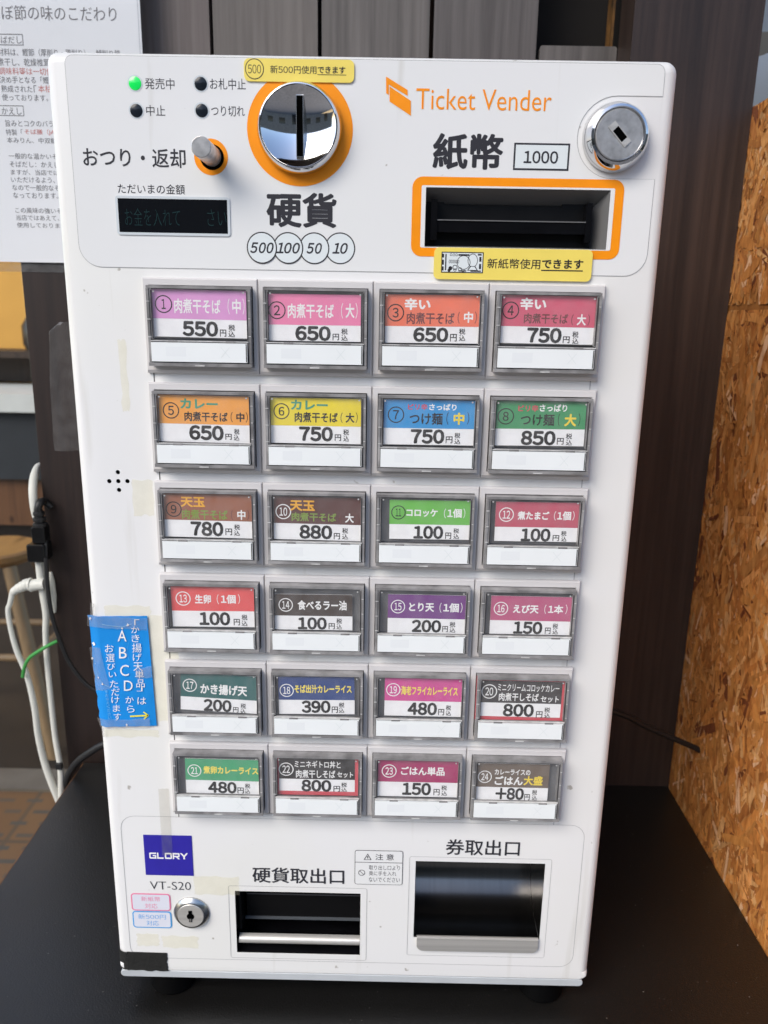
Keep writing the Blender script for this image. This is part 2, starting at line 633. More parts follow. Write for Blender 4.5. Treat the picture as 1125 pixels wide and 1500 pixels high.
eave_wood = stained_wood('eave_boards', (.05, .035, .028), (.10, .075, .06), .3, .6, 9.0)
mb = MB(); mb.box(-4, 4, -.93, .30, 2.25, 2.30, eave_wood); mb.box(-4, 4, -.98, -.931, 2.16, 2.34, eave_wood)  # roof out of view, added to be mirrored in the coin dish
tag(build(mb, 'unseen_porch_roof'), 'unseen boarded porch roof added over the machine for the reflection in its coin dish', 'roof')
fac = empty('added_facade', (0, -9.2, FLOOR))  # building behind the camera, added as a dark band in the dish's reflection
mb = MB(); mb.box(-14, 14, -9.6, -9.0, FLOOR, 3.9, mat('facade_render', (.24, .22, .20), .8, noise=.2, nscale=2)); build(mb, 'wall', fac)
for k in range(7):
    x = -11 + 3.4 * k
    mb = MB(); mb.box(x, x + 1.6, -8.99, -8.96, .1 if k % 3 else FLOOR, 1.5, mat('facade_glass', (.02, .022, .025), .1)); build(mb, 'window', fac)
tag(fac, 'unseen grey building added across the street for the reflection in the coin dish', 'building')
# tiled shop floor behind the glass
def tile_floor():
    m = bpy.data.materials.new('brown_floor_tile')
    m.use_nodes = True
    nt = m.node_tree; N, Lk = nt.nodes, nt.links
    b = N['Principled BSDF']
    tc = N.new('ShaderNodeTexCoord')
    br = N.new('ShaderNodeTexBrick')
    br.inputs['Scale'].default_value = 1.0
    br.inputs['Color1'].default_value = (.19, .095, .045, 1)
    br.inputs['Color2'].default_value = (.24, .125, .06, 1)
    br.inputs['Mortar'].default_value = (.13, .085, .055, 1)
    br.inputs['Mortar Size'].default_value = .006
    br.inputs['Row Height'].default_value = .22
    br.inputs['Brick Width'].default_value = .14
    br.offset = 0
    Lk.new(tc.outputs['Object'], br.inputs['Vector'])
    b2 = N.new('ShaderNodeTexBrick')
    b2.inputs['Scale'].default_value = 1.0
    b2.inputs['Color1'].default_value = (0, 0, 0, 1)
    b2.inputs['Color2'].default_value = (.3, .3, .3, 1)
    b2.inputs['Mortar'].default_value = (1, 1, 1, 1)
    b2.inputs['Mortar Size'].default_value = .016
    b2.inputs['Row Height'].default_value = .044
    b2.inputs['Brick Width'].default_value = .07
    Lk.new(tc.outputs['Object'], b2.inputs['Vector'])
    mx = N.new('ShaderNodeMixRGB')
    mx.inputs[1].default_value = (.09, .085, .075, 1)
    Lk.new(b2.outputs['Color'], mx.inputs[0])
    Lk.new(br.outputs['Color'], mx.inputs[2])
    Lk.new(mx.outputs[0], b.inputs['Base Color'])
    b.inputs['Roughness'].default_value = .35
    return m

mb = MB()
mb.box(-4, .6, .301, 5.0, FLOOR - .1, FLOOR + .004, tile_floor())
tag(build(mb, 'floor'), kind='structure')
mb = MB(); mb.box(-2.4, -.40, 1.30, 1.39, FLOOR + .004, FLOOR + .012, mat('threshold_metal', (.17, .14, .11), .5, noise=.2, nscale=12))
mb.box(-4, .6, 1.391, 3.9, FLOOR + .0041, FLOOR + .010, mat('inner_floor_brown', (.028, .020, .014), .5, noise=.25, nscale=6))
tag(build(mb, 'threshold'), 'pale threshold strip and dark brown flooring beyond it inside the shop', 'threshold')

# ------------------------------------------------------------------ room seen through the glass on the left
ochre = mat('ochre_wall_paint', srgb((214, 160, 78)), .8, noise=.08, nscale=4)
mb = MB(); mb.box(-4, .6, 3.9, 4.0, FLOOR, 2.2, ochre)
tag(build(mb, 'interior_wall'), 'ochre yellow painted wall at the back of the shop, seen behind the left post', 'wall')

walnut = stained_wood('cabinet_wood', (.085, .035, .016), (.17, .075, .032), .3, .45, 3.0)
darkwood = stained_wood('shelf_wood', (.025, .014, .009), (.05, .028, .018), .3, .5, 5.0)
counter_white = mat('counter_top_white', (.62, .62, .60), .35, noise=.06, nscale=9)
counter_front = mat('counter_front_slate', (.026, .029, .035), .5, noise=.12, nscale=8)
ct = empty('shop_counter', (-1.9, 3.45, FLOOR))
mb = MB(); mb.box(-2.9, -1.2, 3.2, 3.75, -.028, .056, counter_white); build(mb, 'counter_top', ct)
mb = MB(); mb.box(-2.86, -1.24, 3.24, 3.72, -.36, -.029, counter_front); build(mb, 'front_panel', ct)
mb = MB(); mb.box(-2.86, -1.24, 3.27, 3.70, -.60, -.362, walnut); build(mb, 'drawer', ct)
mb = MB(); mb.box(-2.80, -1.30, 3.40, 3.68, FLOOR + .004, -.602, darkwood); build(mb, 'plinth', ct)
tag(ct, 'shop counter with white top, slate grey front and brown drawers, behind the glass', 'counter')
mb = MB()
mb.box(-2.9, -1.2, 3.60, 3.86, .20, .235, darkwood)
mb.box(-2.9, -1.2, 3.80, 3.86, .06, .20, darkwood)
tag(build(mb, 'wall_shelf'), 'dark wooden shelf above the counter at the back of the shop', 'shelf')
jar_m = mat('dark_jar', (.03, .024, .02), .3)
mb = MB()
jx, jy = -1.83, 3.70
mb.lathe_z(jx, jy, [(0, .236), (.07, .236), (.085, .27), (.085, .36), (.05, .42), (.045, .46), (0, .46)], jar_m)
tag(build(mb, 'jar'), 'dark jar standing on the shelf at the back of the shop', 'jar')
mb = MB()
mb.lathe_z(-1.62, 3.68, [(0, .057), (.05, .057), (.055, .12), (.03, .17), (0, .17)], mat('amber_bottle', (.10, .05, .02), .2))
tag(build(mb, 'bottle'), 'small brown bottle standing on the white counter top', 'bottle')

# stool
seat_wood = stained_wood('stool_seat_wood', (.32, .15, .045), (.42, .21, .07), .2, .3, 1.0)
leg_wood = stained_wood('stool_leg_wood', (.24, .15, .075), (.33, .21, .11), .3, .5, 2.0)
sx, sy, sz = -1.078, 1.62, -.193
st = empty('stool', (sx, sy, FLOOR + .004))
mb = MB(); mb.lathe_z(sx, sy, [(0, sz - .035), (.10, sz - .035), (.112, sz - .02), (.112, sz - .006), (.105, sz), (0, sz)], seat_wood); build(mb, 'seat', st)
for ax, ay in ((-1, -1), (1, -1), (1, 1), (-1, 1)):
    mb = MB()
    mb.tube([(sx + ax * .07, sy + ay * .07, sz - .036), (sx + ax * .19, sy + ay * .17, FLOOR + .004)], .018, leg_wood, sub=2)
    build(mb, 'leg', st)
mb = MB()
for q in range(4):
    a = [(-1, -1), (1, -1), (1, 1), (-1, 1)]
    p0, p1 = a[q], a[(q + 1) % 4]
    mb.tube([(sx + p0[0] * .132, sy + p0[1] * .122, -.47), (sx + p1[0] * .132, sy + p1[1] * .122, -.47)], .010, leg_wood, sub=1)
build(mb, 'stretcher', st)
tag(st, 'round wooden stool with honey brown seat, left of the post inside the shop', 'stool')

# second stool leg close to the glass
sx2, sy2, sz2 = -1.12, 1.40, -.20
# ------------------------------------------------------------------ shop window glass, posts, boards
WALLY = .30
wf = MB(); wf.box(-1.6, -.330, .318, .322, FLOOR + .004, 1.4, GLASS)
tag(build(wf, 'shop_window'), 'clear glass shop window left of the dark post', 'window')

postL_m = stained_wood('post_wood_brown', (.010, .0052, .0042), (.026, .014, .0105), .8, .5, .4)
mb = MB(); mb.slab(rrect((-.3115, FLOOR, -.2440, 1.3), .004, 2), .280, .335, postL_m)
tag(build(mb, 'wooden_post'), 'dark brown timber post behind the left side of the ticket machine', 'post')
postR_m = stained_wood('post_wood_grey', (.018, .0108, .0086), (.056, .035, .027), .8, .5, 2.4)
mb = MB(); mb.slab(rrect((.1925, FLOOR, .2925, 1.3), .004, 2), .259, .299, postR_m)
tag(build(mb, 'wooden_post'), 'wide dark grey timber post between the ticket machine and the particle board', 'post')

plank_mats = [stained_wood('plank_wood_%s' % w, d, l, .8, .55, sd_) for w, d, l, sd_ in (
    ('a', (.095, .074, .066), (.19, .16, .148), 11.), ('b', (.105, .090, .080), (.20, .177, .158), 12.),
    ('c', (.080, .070, .064), (.18, .162, .148), 13.), ('d', (.075, .065, .060), (.160, .143, .134), 14.))]
dark_back = mat('dark_gap', (.012, .009, .007), .8)
edge_gold = mat('worn_plank_edge', (.16, .075, .018), .7, noise=.8, nscale=60)
mb = MB()
PL = [(-.2425, -.1455, 0, 1.3), (-.1425, -.0560, 1, 1.3), (-.0526, .0362, 2, 1.3), (.0400, .1250, 3, 1.3), (.1284, .1920, 2, .6655)]
for x0, x1, k, top in PL:
    mb.slab(rrect((x0, FLOOR, x1, top), .0018, 2), .300, .316, plank_mats[k])
mb.box(.1903, .1922, .317, .335, .6, 1.3, edge_gold)
mb.box(-.09, .30, .36, .37, FLOOR, 1.3, dark_back)
for x in (-.144, .0381):
    mb.box(x - .003, x + .003, .317, .320, FLOOR, 1.3, mat('gap_brown', (.06, .03, .015), .8))
tag(build(mb, 'plank_wall'), 'wall of upright grey stained planks behind the top of the ticket machine', 'wall')

# particle board side wall made of many pressed strands
def strand_board():
    m = bpy.data.materials.new('pressed_strands')
    m.use_nodes = True
    nt = m.node_tree; N, Lk = nt.nodes, nt.links
    b = N['Principled BSDF']
    at = N.new('ShaderNodeAttribute'); at.attribute_name = 'strand'
    tc = N.new('ShaderNodeTexCoord')
    nz = N.new('ShaderNodeTexNoise'); nz.inputs['Scale'].default_value = 210; nz.inputs['Detail'].default_value = 6
    mp = N.new('ShaderNodeMapping'); mp.inputs['Scale'].default_value = (1, 1, .35)
    Lk.new(tc.outputs['Object'], mp.inputs['Vector']); Lk.new(mp.outputs[0], nz.inputs['Vector'])
    rp = N.new('ShaderNodeValToRGB')
    rp.color_ramp.elements[0].position = .3; rp.color_ramp.elements[0].color = (.58, .48, .40, 1)
    rp.color_ramp.elements[1].position = .6; rp.color_ramp.elements[1].color = (1.0, 1.0, 1.0, 1)
    Lk.new(nz.outputs['Fac'], rp.inputs['Fac'])
    mx = N.new('ShaderNodeMixRGB'); mx.blend_type = 'MULTIPLY'; mx.inputs[0].default_value = .8
    Lk.new(at.outputs['Color'], mx.inputs[1]); Lk.new(rp.outputs[0], mx.inputs[2])
    Lk.new(mx.outputs[0], b.inputs['Base Color'])
    b.inputs['Roughness'].default_value = .5
    return m

def build_strand_board():
    rnd = random.Random(5)
    X = .2927
    y0, y1, z0, z1 = -.10, .300, -.02, .612
    seam = .458
    mb = MB(); m = strand_board()
    mb.box(X + .0012, X + .016, y0, y1, z0, z1, m)
    pal = [(.52, .235, .058), (.47, .20, .046), (.55, .27, .08), (.43, .175, .04), (.58, .33, .12), (.50, .235, .062), (.38, .15, .036), (.53, .24, .056)]
    cols = [(.40, .17, .045)] * 6
    for i in range(13000):
        L = rnd.uniform(.009, .042) * (0.5 if rnd.random() < .6 else 1.1)
        w = rnd.uniform(.0022, .0105) * (1 if L > .02 else .6)
        cy, cz = rnd.uniform(y0, y1), rnd.uniform(z0, z1)
        a = rnd.gauss(math.pi / 2, .75)
        if abs(cz - seam) < .006: continue
        n = 4
        side = []
        top = [(-L / 2 + L * k / n, w / 2 * rnd.uniform(.55, 1)) for k in range(n + 1)]
        bot = [(L / 2 - L * k / n, -w / 2 * rnd.uniform(.55, 1)) for k in range(n + 1)]
        pts = [(-L / 2 - w * rnd.uniform(0, .5), 0)] + top + [(L / 2 + w * rnd.uniform(0, .5), 0)] + bot
        ca, sa = math.cos(a), math.sin(a)
        q = [(cy + p[0] * ca - p[1] * sa, cz + p[0] * sa + p[1] * ca) for p in pts]
        lim = (seam + .002, z1) if cz > seam else (z0, seam - .002)
        q = [(min(max(p[0], y0), y1), min(max(p[1], lim[0]), lim[1])) for p in q]
        d = X + .0011 * rnd.random()
        mb.add([(d + rnd.uniform(-.0002, .0002), p[0], p[1]) for p in q], [tuple(range(len(q)))], m)
        c = rnd.choice(pal); k = rnd.uniform(.72, 1.12)
        if rnd.random() < .035: c = (.62, .40, .21); k = 1
        if rnd.random() < .04: c = (.16, .052, .018); k = 1
        cols.append((min(.9, c[0] * k * 1.45), c[1] * k * 1.42, c[2] * k * 1.6))
    o = build(mb, 'particle_board_wall')
    at = o.data.attributes.new('strand', 'FLOAT_COLOR', 'FACE')
    for i, c in enumerate(cols):
        at.data[i].color = (*c, 1)
    return o

tag(build_strand_board(), 'orange brown particle board side wall to the right of the table', 'wall')

# bright room edge beyond the board, top right corner
cream = mat('cream_wall', (.70, .71, .70), .7, noise=.04, nscale=8)
beige = mat('beige_rail', (.42, .34, .25), .6)
mb = MB(); mb.box(.30, 1.2, .80, .84, FLOOR, 1.4, cream); mb.box(.30, 1.2, .785, .799, .80, .835, beige)
tag(build(mb, 'pale_wall'), 'pale wall with a beige rail, seen past the top of the wide right post', 'wall')
mb = MB()
mb.lathe_z(.500, .60, [(0, .655), (.055, .658), (.083, .68), (.09, .71), (.078, .742), (.04, .757), (0, .758)], mat('white_cloth', (.72, .72, .71), .7, bump=.4, bscale=30))
tag(build(mb, 'cloth_bundle'), 'rounded white bundle above the particle board', 'bundle')
mb = MB(); mb.box(.31, .80, .50, .78, .635, .654, dark_back)  # dark slab standing in for the shadow under the bundle
tag(build(mb, 'bundle_shadow_slab'), 'dark slab standing for the shadow under the white bundle beyond the particle board', 'shelf')

# ------------------------------------------------------------------ table
tb = mat('table_black', (.011, .0105, .011), .40, noise=.35, nscale=30, bump=.15, bscale=700)
def dusty_black():
    m = bpy.data.materials.new('black_tabletop')
    m.use_nodes = True
    nt = m.node_tree; N, Lk = nt.nodes, nt.links
    b = N['Principled BSDF']
    tc = N.new('ShaderNodeTexCoord')
    vo = N.new('ShaderNodeTexNoise'); vo.inputs['Scale'].default_value = 420; vo.inputs['Detail'].default_value = 1
    Lk.new(tc.outputs['Object'], vo.inputs['Vector'])
    r = N.new('ShaderNodeValToRGB')
    r.color_ramp.elements[0].position = .775; r.color_ramp.elements[0].color = (.0050, .0046, .0042, 1)
    r.color_ramp.elements[1].position = .81; r.color_ramp.elements[1].color = (.16, .15, .14, 1)
    Lk.new(vo.outputs['Fac'], r.inputs['Fac'])
    b.inputs['Specular IOR Level'].default_value = .8
    Lk.new(r.outputs[0], b.inputs['Base Color'])
    n2 = N.new('ShaderNodeTexNoise'); n2.inputs['Scale'].default_value = 9; n2.inputs['Detail'].default_value = 6
    Lk.new(tc.outputs['Object'], n2.inputs['Vector'])
    mr = N.new('ShaderNodeMapRange'); mr.inputs['To Min'].default_value = .27; mr.inputs['To Max'].default_value = .47
    Lk.new(n2.outputs['Fac'], mr.inputs['Value']); Lk.new(mr.outputs[0], b.inputs['Roughness'])
    n3 = N.new('ShaderNodeTexNoise'); n3.inputs['Scale'].default_value = 800; n3.inputs['Detail'].default_value = 2
    Lk.new(tc.outputs['Object'], n3.inputs['Vector'])
    bp = N.new('ShaderNodeBump'); bp.inputs['Strength'].default_value = .28; bp.inputs['Distance'].default_value = .0006
    Lk.new(n3.outputs['Fac'], bp.inputs['Height']); Lk.new(bp.outputs[0], b.inputs['Normal'])
    return m
TOP = dusty_black()
wornedge = mat('worn_table_edge', (.12, .055, .022), .55, noise=.5, nscale=60)
tbl = empty('table', (0, .06, FLOOR))
mb = MB(); mb.box(-.2950, .2915, -.16, .2785, -.028, 0, TOP); mb.box(-.2962, -.2951, -.16, .2785, -.027, -.0006, wornedge); build(mb, 'tabletop', tbl)
for lx, ly in ((-.27, -.135), (.265, -.135), (.265, .25), (-.27, .25)):
    mb = MB(); mb.box(lx - .018, lx + .018, ly - .018, ly + .018, FLOOR, -.0285, tb); build(mb, 'leg', tbl)
tag(tbl, 'black topped table carrying the white ticket machine', 'table')

# ------------------------------------------------------------------ the ticket machine
MX0, MX1, MZ1 = -.1627, .1476, .5697
tm = empty('ticket_machine', (-.0075, .12, 0))
tag(tm, 'white ticket vending machine with rows of coloured menu buttons, standing on the black table', 'ticket machine')

PITCH, BARH, ZTOP = .053817, .048868, .464
WIN = (-.0269, -.0207, .0274, .0207)            # window in a button, from its cell centre
cells = []
for r_ in range(6):
    for c_ in range(4):
        cells.append((-.09 + .06 * c_, ZTOP - PITCH * r_ - BARH / 2, r_, c_))

BILL = (0.0258, 0.4814, 0.1188, 0.5099)
COINOUT = (-0.0839, 0.0398, -0.0032, 0.0875)
TICKOUT = (0.0315, 0.0548, 0.1135, 0.1128)


def cut(ob, cutter_mb, mats_extra=None):
    c = build(cutter_mb, 'cutter', recalc=True)
    md = ob.modifiers.new('cut', 'BOOLEAN')
    md.operation = 'DIFFERENCE'
    md.solver = 'EXACT'
    md.object = c
    bpy.context.view_layer.update()
    dg = bpy.context.evaluated_depsgraph_get()
    me = bpy.data.meshes.new_from_object(ob.evaluated_get(dg))
    ob.modifiers.clear()
    old = ob.data
    ob.data = me
    bpy.data.meshes.remove(old)
    for p in me.polygons:
        p.use_smooth = True
    me.set_sharp_from_angle(angle=R(28))
    bpy.data.objects.remove(c)


def rounded_block(x0, x1, y0, y1, z0, z1, rad, seg, m, name, only=None):
    bm = bmesh.new()
    bmesh.ops.create_cube(bm, size=1)
    for v in bm.verts:
        v.co = Vector((x0 if v.co.x < 0 else x1, y0 if v.co.y < 0 else y1, z0 if v.co.z < 0 else z1))
    es = [e for e in bm.edges if only is None or only((e.verts[0].co + e.verts[1].co) / 2)]
    bmesh.ops.bevel(bm, geom=es, offset=rad, segments=seg, affect='EDGES', profile=.5)
    c = Vector(((x0 + x1) / 2, (y0 + y1) / 2, (z0 + z1) / 2))
    for v in bm.verts:
        v.co -= c
    me = bpy.data.meshes.new(name)
    bm.to_mesh(me); bm.free()
    me.materials.append(m)
    for p in me.polygons:
        p.use_smooth = True
    me.set_sharp_from_angle(angle=R(28))
    return me, c


DZ0 = .0236
mb = MB()
out = rrect((MX0, DZ0, MX1, MZ1), .0062, 8)
def inset(r_of):
    res = []
    n_ = len(out)
    for i, p in enumerate(out):
        d = (Vector(out[(i + 1) % n_]) - Vector(out[i - 1])).normalized()
        q_ = r_of(p)
        res.append((p[0] - d.y * q_, p[1] + d.x * q_))
    return res
def rim(p): return .0013 if p[1] < DZ0 + .003 else (.0013 + (p[1] - DZ0 - .003) / .0032 * .0045 if p[1] < DZ0 + .0062 else .0058)
lps = [[(p[0], .056, p[1]) for p in out]]
for k in range(7):
    a = R(90 * k / 6)
    ins_ = inset(lambda p: rim(p) * (1 - math.cos(a)))
    lps.append([(q_[0], .003 + rim(p) * (1 - math.sin(a)), q_[1]) for p, q_ in zip(out, ins_)])
mb.loops(lps, WHITE)
mb.add(lps[0], [tuple(range(len(out)))], WHITE)
mb.add(lps[-1], [tuple(range(len(out)))], WHITE)
door = build(mb, 'front_door', tm, recalc=True)
cm = MB()
for x, z, r_, c_ in cells:
    cm.box(x - .0283, x + .0283, -.02, .0125, z - .0218, z + .0218, WHITE)
cm.box(BILL[0], BILL[2], -.02, .05, BILL[1], BILL[3], WHITE)
cm.box(COINOUT[0], COINOUT[2], -.02, .05, COINOUT[1], COINOUT[3], WHITE)
cm.box(TICKOUT[0], TICKOUT[2], -.02, .05, TICKOUT[1], TICKOUT[3], WHITE)
HOLES = [(-0.1404, 0.3602), (-0.1455, 0.3550), (-0.1405, 0.3551), (-0.1354, 0.3552), (-0.1404, 0.3501)]
for x, z in HOLES:
    cm.slab(circle(x, z, .00125, 16), -.02, .010, WHITE)
cut(door, cm)
sh = MB()
for x, z in HOLES:
    sh.poly(circle(x, z, .00124, 16), .0036, DARKSLOT)
build(sh, 'speaker_hole_insert', door)

me, c = rounded_block(MX0 + .003, MX1 - .003, .0565, .235, .0200, MZ1 - .003, .004, 3, WHITE, 'cabinet')
link_mesh('cabinet', me, tm, c)
mb = MB()
mb.slab(rrect((MX0 + .0008, .0178, MX1 - .0030, .0233), .0025, 5), .0036, .054, ALU, .0004)
build(mb, 'base_plate', tm)
for x, y in ((-.132, .0205), (.1205, .0205), (-.132, .21), (.1205, .21)):
    mb = MB(); mb.lathe_z(x, y, [(0, 0.0002), (.0140, 0.0002), (.0152, .002), (.0135, .0176), (0, .0176)], RUBBER); build(mb, 'foot', tm)

# overlay films with hairline edges
def overlay(name, pts_outer, w, y, hole=None):
    mb = MB()
    n = len(pts_outer)
    cx = sum(p[0] for p in pts_outer) / n; cz = sum(p[1] for p in pts_outer) / n
    def sheet(loop, yy, m):
        lps = [[Vector((p[0], p[1], 0)) for p in loop]] + ([[Vector((p[0], p[1], 0)) for p in reversed(hole)]] if hole else [])
        flat = [v for l in lps for v in l]
        mb.add([(v.x, yy, v.y) for v in flat], [tuple(t) for t in tessellate_polygon(lps)], m)
    sheet(pts_outer, y, OUTLINE)
    inner = []
    for i, p in enumerate(pts_outer):
        a, b_ = Vector(pts_outer[i - 1]), Vector(pts_outer[(i + 1) % n])
        d = (b_ - a).normalized()
        inner.append((p[0] - d.y * w, p[1] + d.x * w))
    sheet(inner, y - .00012, FILM)
    return mb

UP = (-0.1524, 0.4685, 0.1457, 0.5674)
LKC = (.1189, .5342)
RX = .1405
NR = .0187
bot_arc = [p for p in rrect((UP[0], UP[1], RX, UP[3]), .0115, 8) if p[1] < UP[1] + .02]     # bottom left then bottom right corner
left_top = [p for p in rrect((UP[0], UP[1], RX, UP[3]), .004, 5) if p[1] > UP[3] - .01 and p[0] < 0]
right_top = [p for p in rrect((UP[0], UP[1], RX, UP[3]), .004, 5) if p[1] > UP[3] - .01 and p[0] > 0]
notch = [(RX, LKC[1] - NR)] + [(LKC[0] + NR * math.cos(R(a)), LKC[1] + NR * math.sin(R(a))) for a in range(-90, -271, -10)] + [(RX, LKC[1] + NR)]
film_pts = left_top + bot_arc + notch + right_top
mbu = overlay('upper_panel_film', film_pts, .0003, .00285, rrect(BILL, .0003, 2))
upper = build(mbu, 'upper_panel_film', tm)

LO = (-0.1542, 0.0298, 0.1369, 0.1415)
lo_b = (LO[0], .034, .1365, LO[3])
mbl = MB()
mbl.outline(lo_b, .009, .0003, .00285, OUTLINE)
build(mbl, 'lower_panel_line', tm)
mbl = MB()
mbl.outline(grow(COINOUT, .0042), .0015, .0003, .00283, OUTLINE)
mbl.outline((TICKOUT[0] - .004, TICKOUT[1] - .014, TICKOUT[2] + .004, TICKOUT[3] + .0035), .0015, .00025, .00283, OUTLINE)
build(mbl, 'outlet_trim', tm)

# writing printed on the front door
YP = .00265
class Prints(MB):
    """every word printed as a part of its own"""
    def text(s, body, b, y, m, *a):
        q = MB(); q.text(body, b, y, m, *a); build(q, s.name, s.par, None)
pr = Prints(); pr.name, pr.par = 'printed_word', upper
pr.text('発売中', (-0.1136, 0.5526, -0.0990, 0.5576), YP, GREYINK)
pr.text('お札中止', (-0.0816, 0.5530, -0.0640, 0.5579), YP, GREYINK)
pr.text('中止', (-0.1136, 0.5406, -0.1042, 0.5455), YP, GREYINK)
pr.text('つり切れ', (-0.0814, 0.5410, -0.0648, 0.5457), YP, GREYINK)
pr.text('おつり・返却', (-0.1467, 0.5169, -0.0951, 0.5258), YP, GREYINK, .012)
pr.text('ただいまの金額', (-0.1302, 0.5045, -0.0962, 0.5092), YP, GREYINK, .003)
pr.text('硬貨', (-0.0551, 0.4896, -0.0193, 0.5064), YP, GREYINK, .03)
pr.text('紙幣', (0.0286, 0.5184, 0.0637, 0.5351), YP, GREYINK, .03)
pr = MB()
b = (0.0690, 0.5186, 0.0968, 0.5312)
pr.rect(b, YP, GREYINK); pr.rect(grow(b, -.0009), YP - .0001, PALEBLUE)
pr.text('1000', (0.0741, 0.5218, 0.0912, 0.5276), YP - .0002, GREYINK, .02)
build(pr, 'accepted_bill_print', upper)
for k, (num, px) in enumerate((('10', (-0.0175, 0.4799)), ('50', (-0.0308, 0.4797)), ('100', (-0.0442, 0.4796)), ('500', (-0.0577, 0.4795)))):
    y = YP - .0001 * k
    pr = MB()
    pr.poly(circle(px[0], px[1], .0078), y, INK)
    pr.poly(circle(px[0], px[1], .0072), y - .00004, PALEBLUE)
    w = .0061 if len(num) == 3 else .0040
    pr.text(num, (px[0] - w, px[1] - .0027, px[0] + w, px[1] + .0027), y - .00008, GREYINK, .025, .25)
    build(pr, 'accepted_coin_print', upper)

lg = MB()
T1 = [(0.0065, 0.5556), (0.0066, 0.5489), (0.0173, 0.5426), (0.0171, 0.5493)]
lg.poly(T1, YP - .0001, ORANGE)
T2 = [(0.0047, 0.5599), (0.0049, 0.5525), (0.0062, 0.5517), (0.0061, 0.5564), (0.0155, 0.5515), (0.0154, 0.5541)]
lg.poly(T2, YP - .0001, ORANGE)
build(lg, 'ticket_emblem', upper)
lg = MB()
lg.text('Ticket Vender', (0.0197, 0.5456, 0.0861, 0.5549), YP - .0001, ORANGE, -.004)
build(lg, 'title_print', upper)

pr = Prints(); pr.name, pr.par = 'printed_word', tm
pr.text('硬貨取出口', (-0.0723, 0.0944, -0.0137, 0.1060), .00275, GREYINK, .012)
pr.text('券取出口', (0.0501, 0.1181, 0.0966, 0.1296), .00275, GREYINK, .012)
pr.text('VT-S20', (-0.1382, 0.0876, -0.1120, 0.0936), .00275, GREYINK, -.012)

# indicator lamps
for nm, p, m_, lb in (('on sale', (-0.1184, 0.5551), GREENLAMP, 'lit green indicator lamp'), ('bills off', (-0.0861, 0.5554), DARKLAMP, None), ('stopped', (-0.1185, 0.5429), DARKLAMP, None), ('no change', (-0.0861, 0.5434), DARKLAMP, None)):
    mb = MB()
    mb.ring(p[0], p[1], .0031, .0038, .00262, LAMPRING)
    mb.lathe(p[0], p[1], [(.0031, .0027), (.0030, .0023), (.002, .0020), (0, .0019)], m_, 24)
    build(mb, 'indicator_lamp', tm, lb)

# amount display
b = (-0.1305, 0.4860, -0.0749, 0.5022)
mb = MB()
mb.slab(rrect(grow(b, .0013), .0016), .0022, .0029, LAMPRING)
mb.rect(b, .00215, LCD)
dsp = build(mb, 'display', tm)
mb = MB()
mb.text('お金を入れて', (-0.1273, 0.4892, -0.0991, 0.4976), .00205, LCD_TXT, -.018)
mb.text('さい', (-0.0852, 0.4897, -0.0755, 0.4976), .00205, LCD_TXT, -.018)
build(mb, 'display_text', dsp)

# change lever
mb = MB()
mb.poly(circle(-.0823, .5223, .0085), .00262, ORANGE)
mb.poly(circle(-.0818, .5222, .0060, 32), .00255, DARKSLOT)
lev = build(mb, 'change_lever', tm)
mb = MB()
a, b_ = Vector((-.0819, .0035, .5224)), Vector((-.0820, -.0205, .5228))
mb.lathe(-.0819, .5226, [(.0048, .0040), (.0048, -.0198), (.0044, -.0200), (0, -.0200)], LOCKFACE, 32)
build(mb, 'lever_pin', lev, None, 20)

# coin slot
mb = MB()
cx, cz = -.0376, .5356
mb.poly(circle(cx, cz, .0263, 64), .00262, ORANGE)
cs = build(mb, 'coin_slot', tm)
mb = MB()
prof = [(.0210, .0028), (.0210, -.0005), (.0206, -.0014), (.0196, -.0046), (.0192, -.0052), (.0187, -.0053)]
for k in range(14):                                   # shallow polished dish
    r = .0184 * (1 - k / 13.0)
    prof.append((r, -.0046 + .0052 * (1 - (r / .0184) ** 2)))
mb.lathe(cx, cz, prof, CHROME, 72)
build(mb, 'coin_dish', cs)
mb = MB()
sx0 = cx + .0006
mb.box(sx0 - .0018, sx0 + .0018, -.0034, .0008, cz - .0136, cz + .0140, CHROME_R)
mb.box(sx0 - .0015, sx0 + .0015, -.0037, -.0036, cz - .0133, cz + .0137, DARKSLOT)
build(mb, 'slot', cs)

# cash box lock, top right
mb = MB()
lx, lz = LKC
mb.lathe(lx, lz, [(.0164, .0028), (.0163, .0012), (.0152, -.0022), (.0138, -.0048), (.0126, -.0052), (.0120, -.0042)], CHROME, 64)
lk = build(mb, 'upper_lock', tm)
mb = MB()
mb.lathe(lx, lz, [(.0118, .001), (.0118, -.0044), (.0113, -.0049), (0, -.0049)], LOCKFACE, 48)
lc = build(mb, 'lock_cylinder', lk)
mb = MB()
g = mb.box(-.0062 + lx, .0062 + lx, -.0054, -.00495, lz - .0021, lz + .0021, STEEL); mb.spin(g, lx, lz, -46)
g = mb.box(-.0034 + lx, .0034 + lx, -.00548, -.00545, lz - .0017, lz + .0017, DARKSLOT); mb.spin(g, lx, lz, -46)
build(mb, 'keyhole', lc)

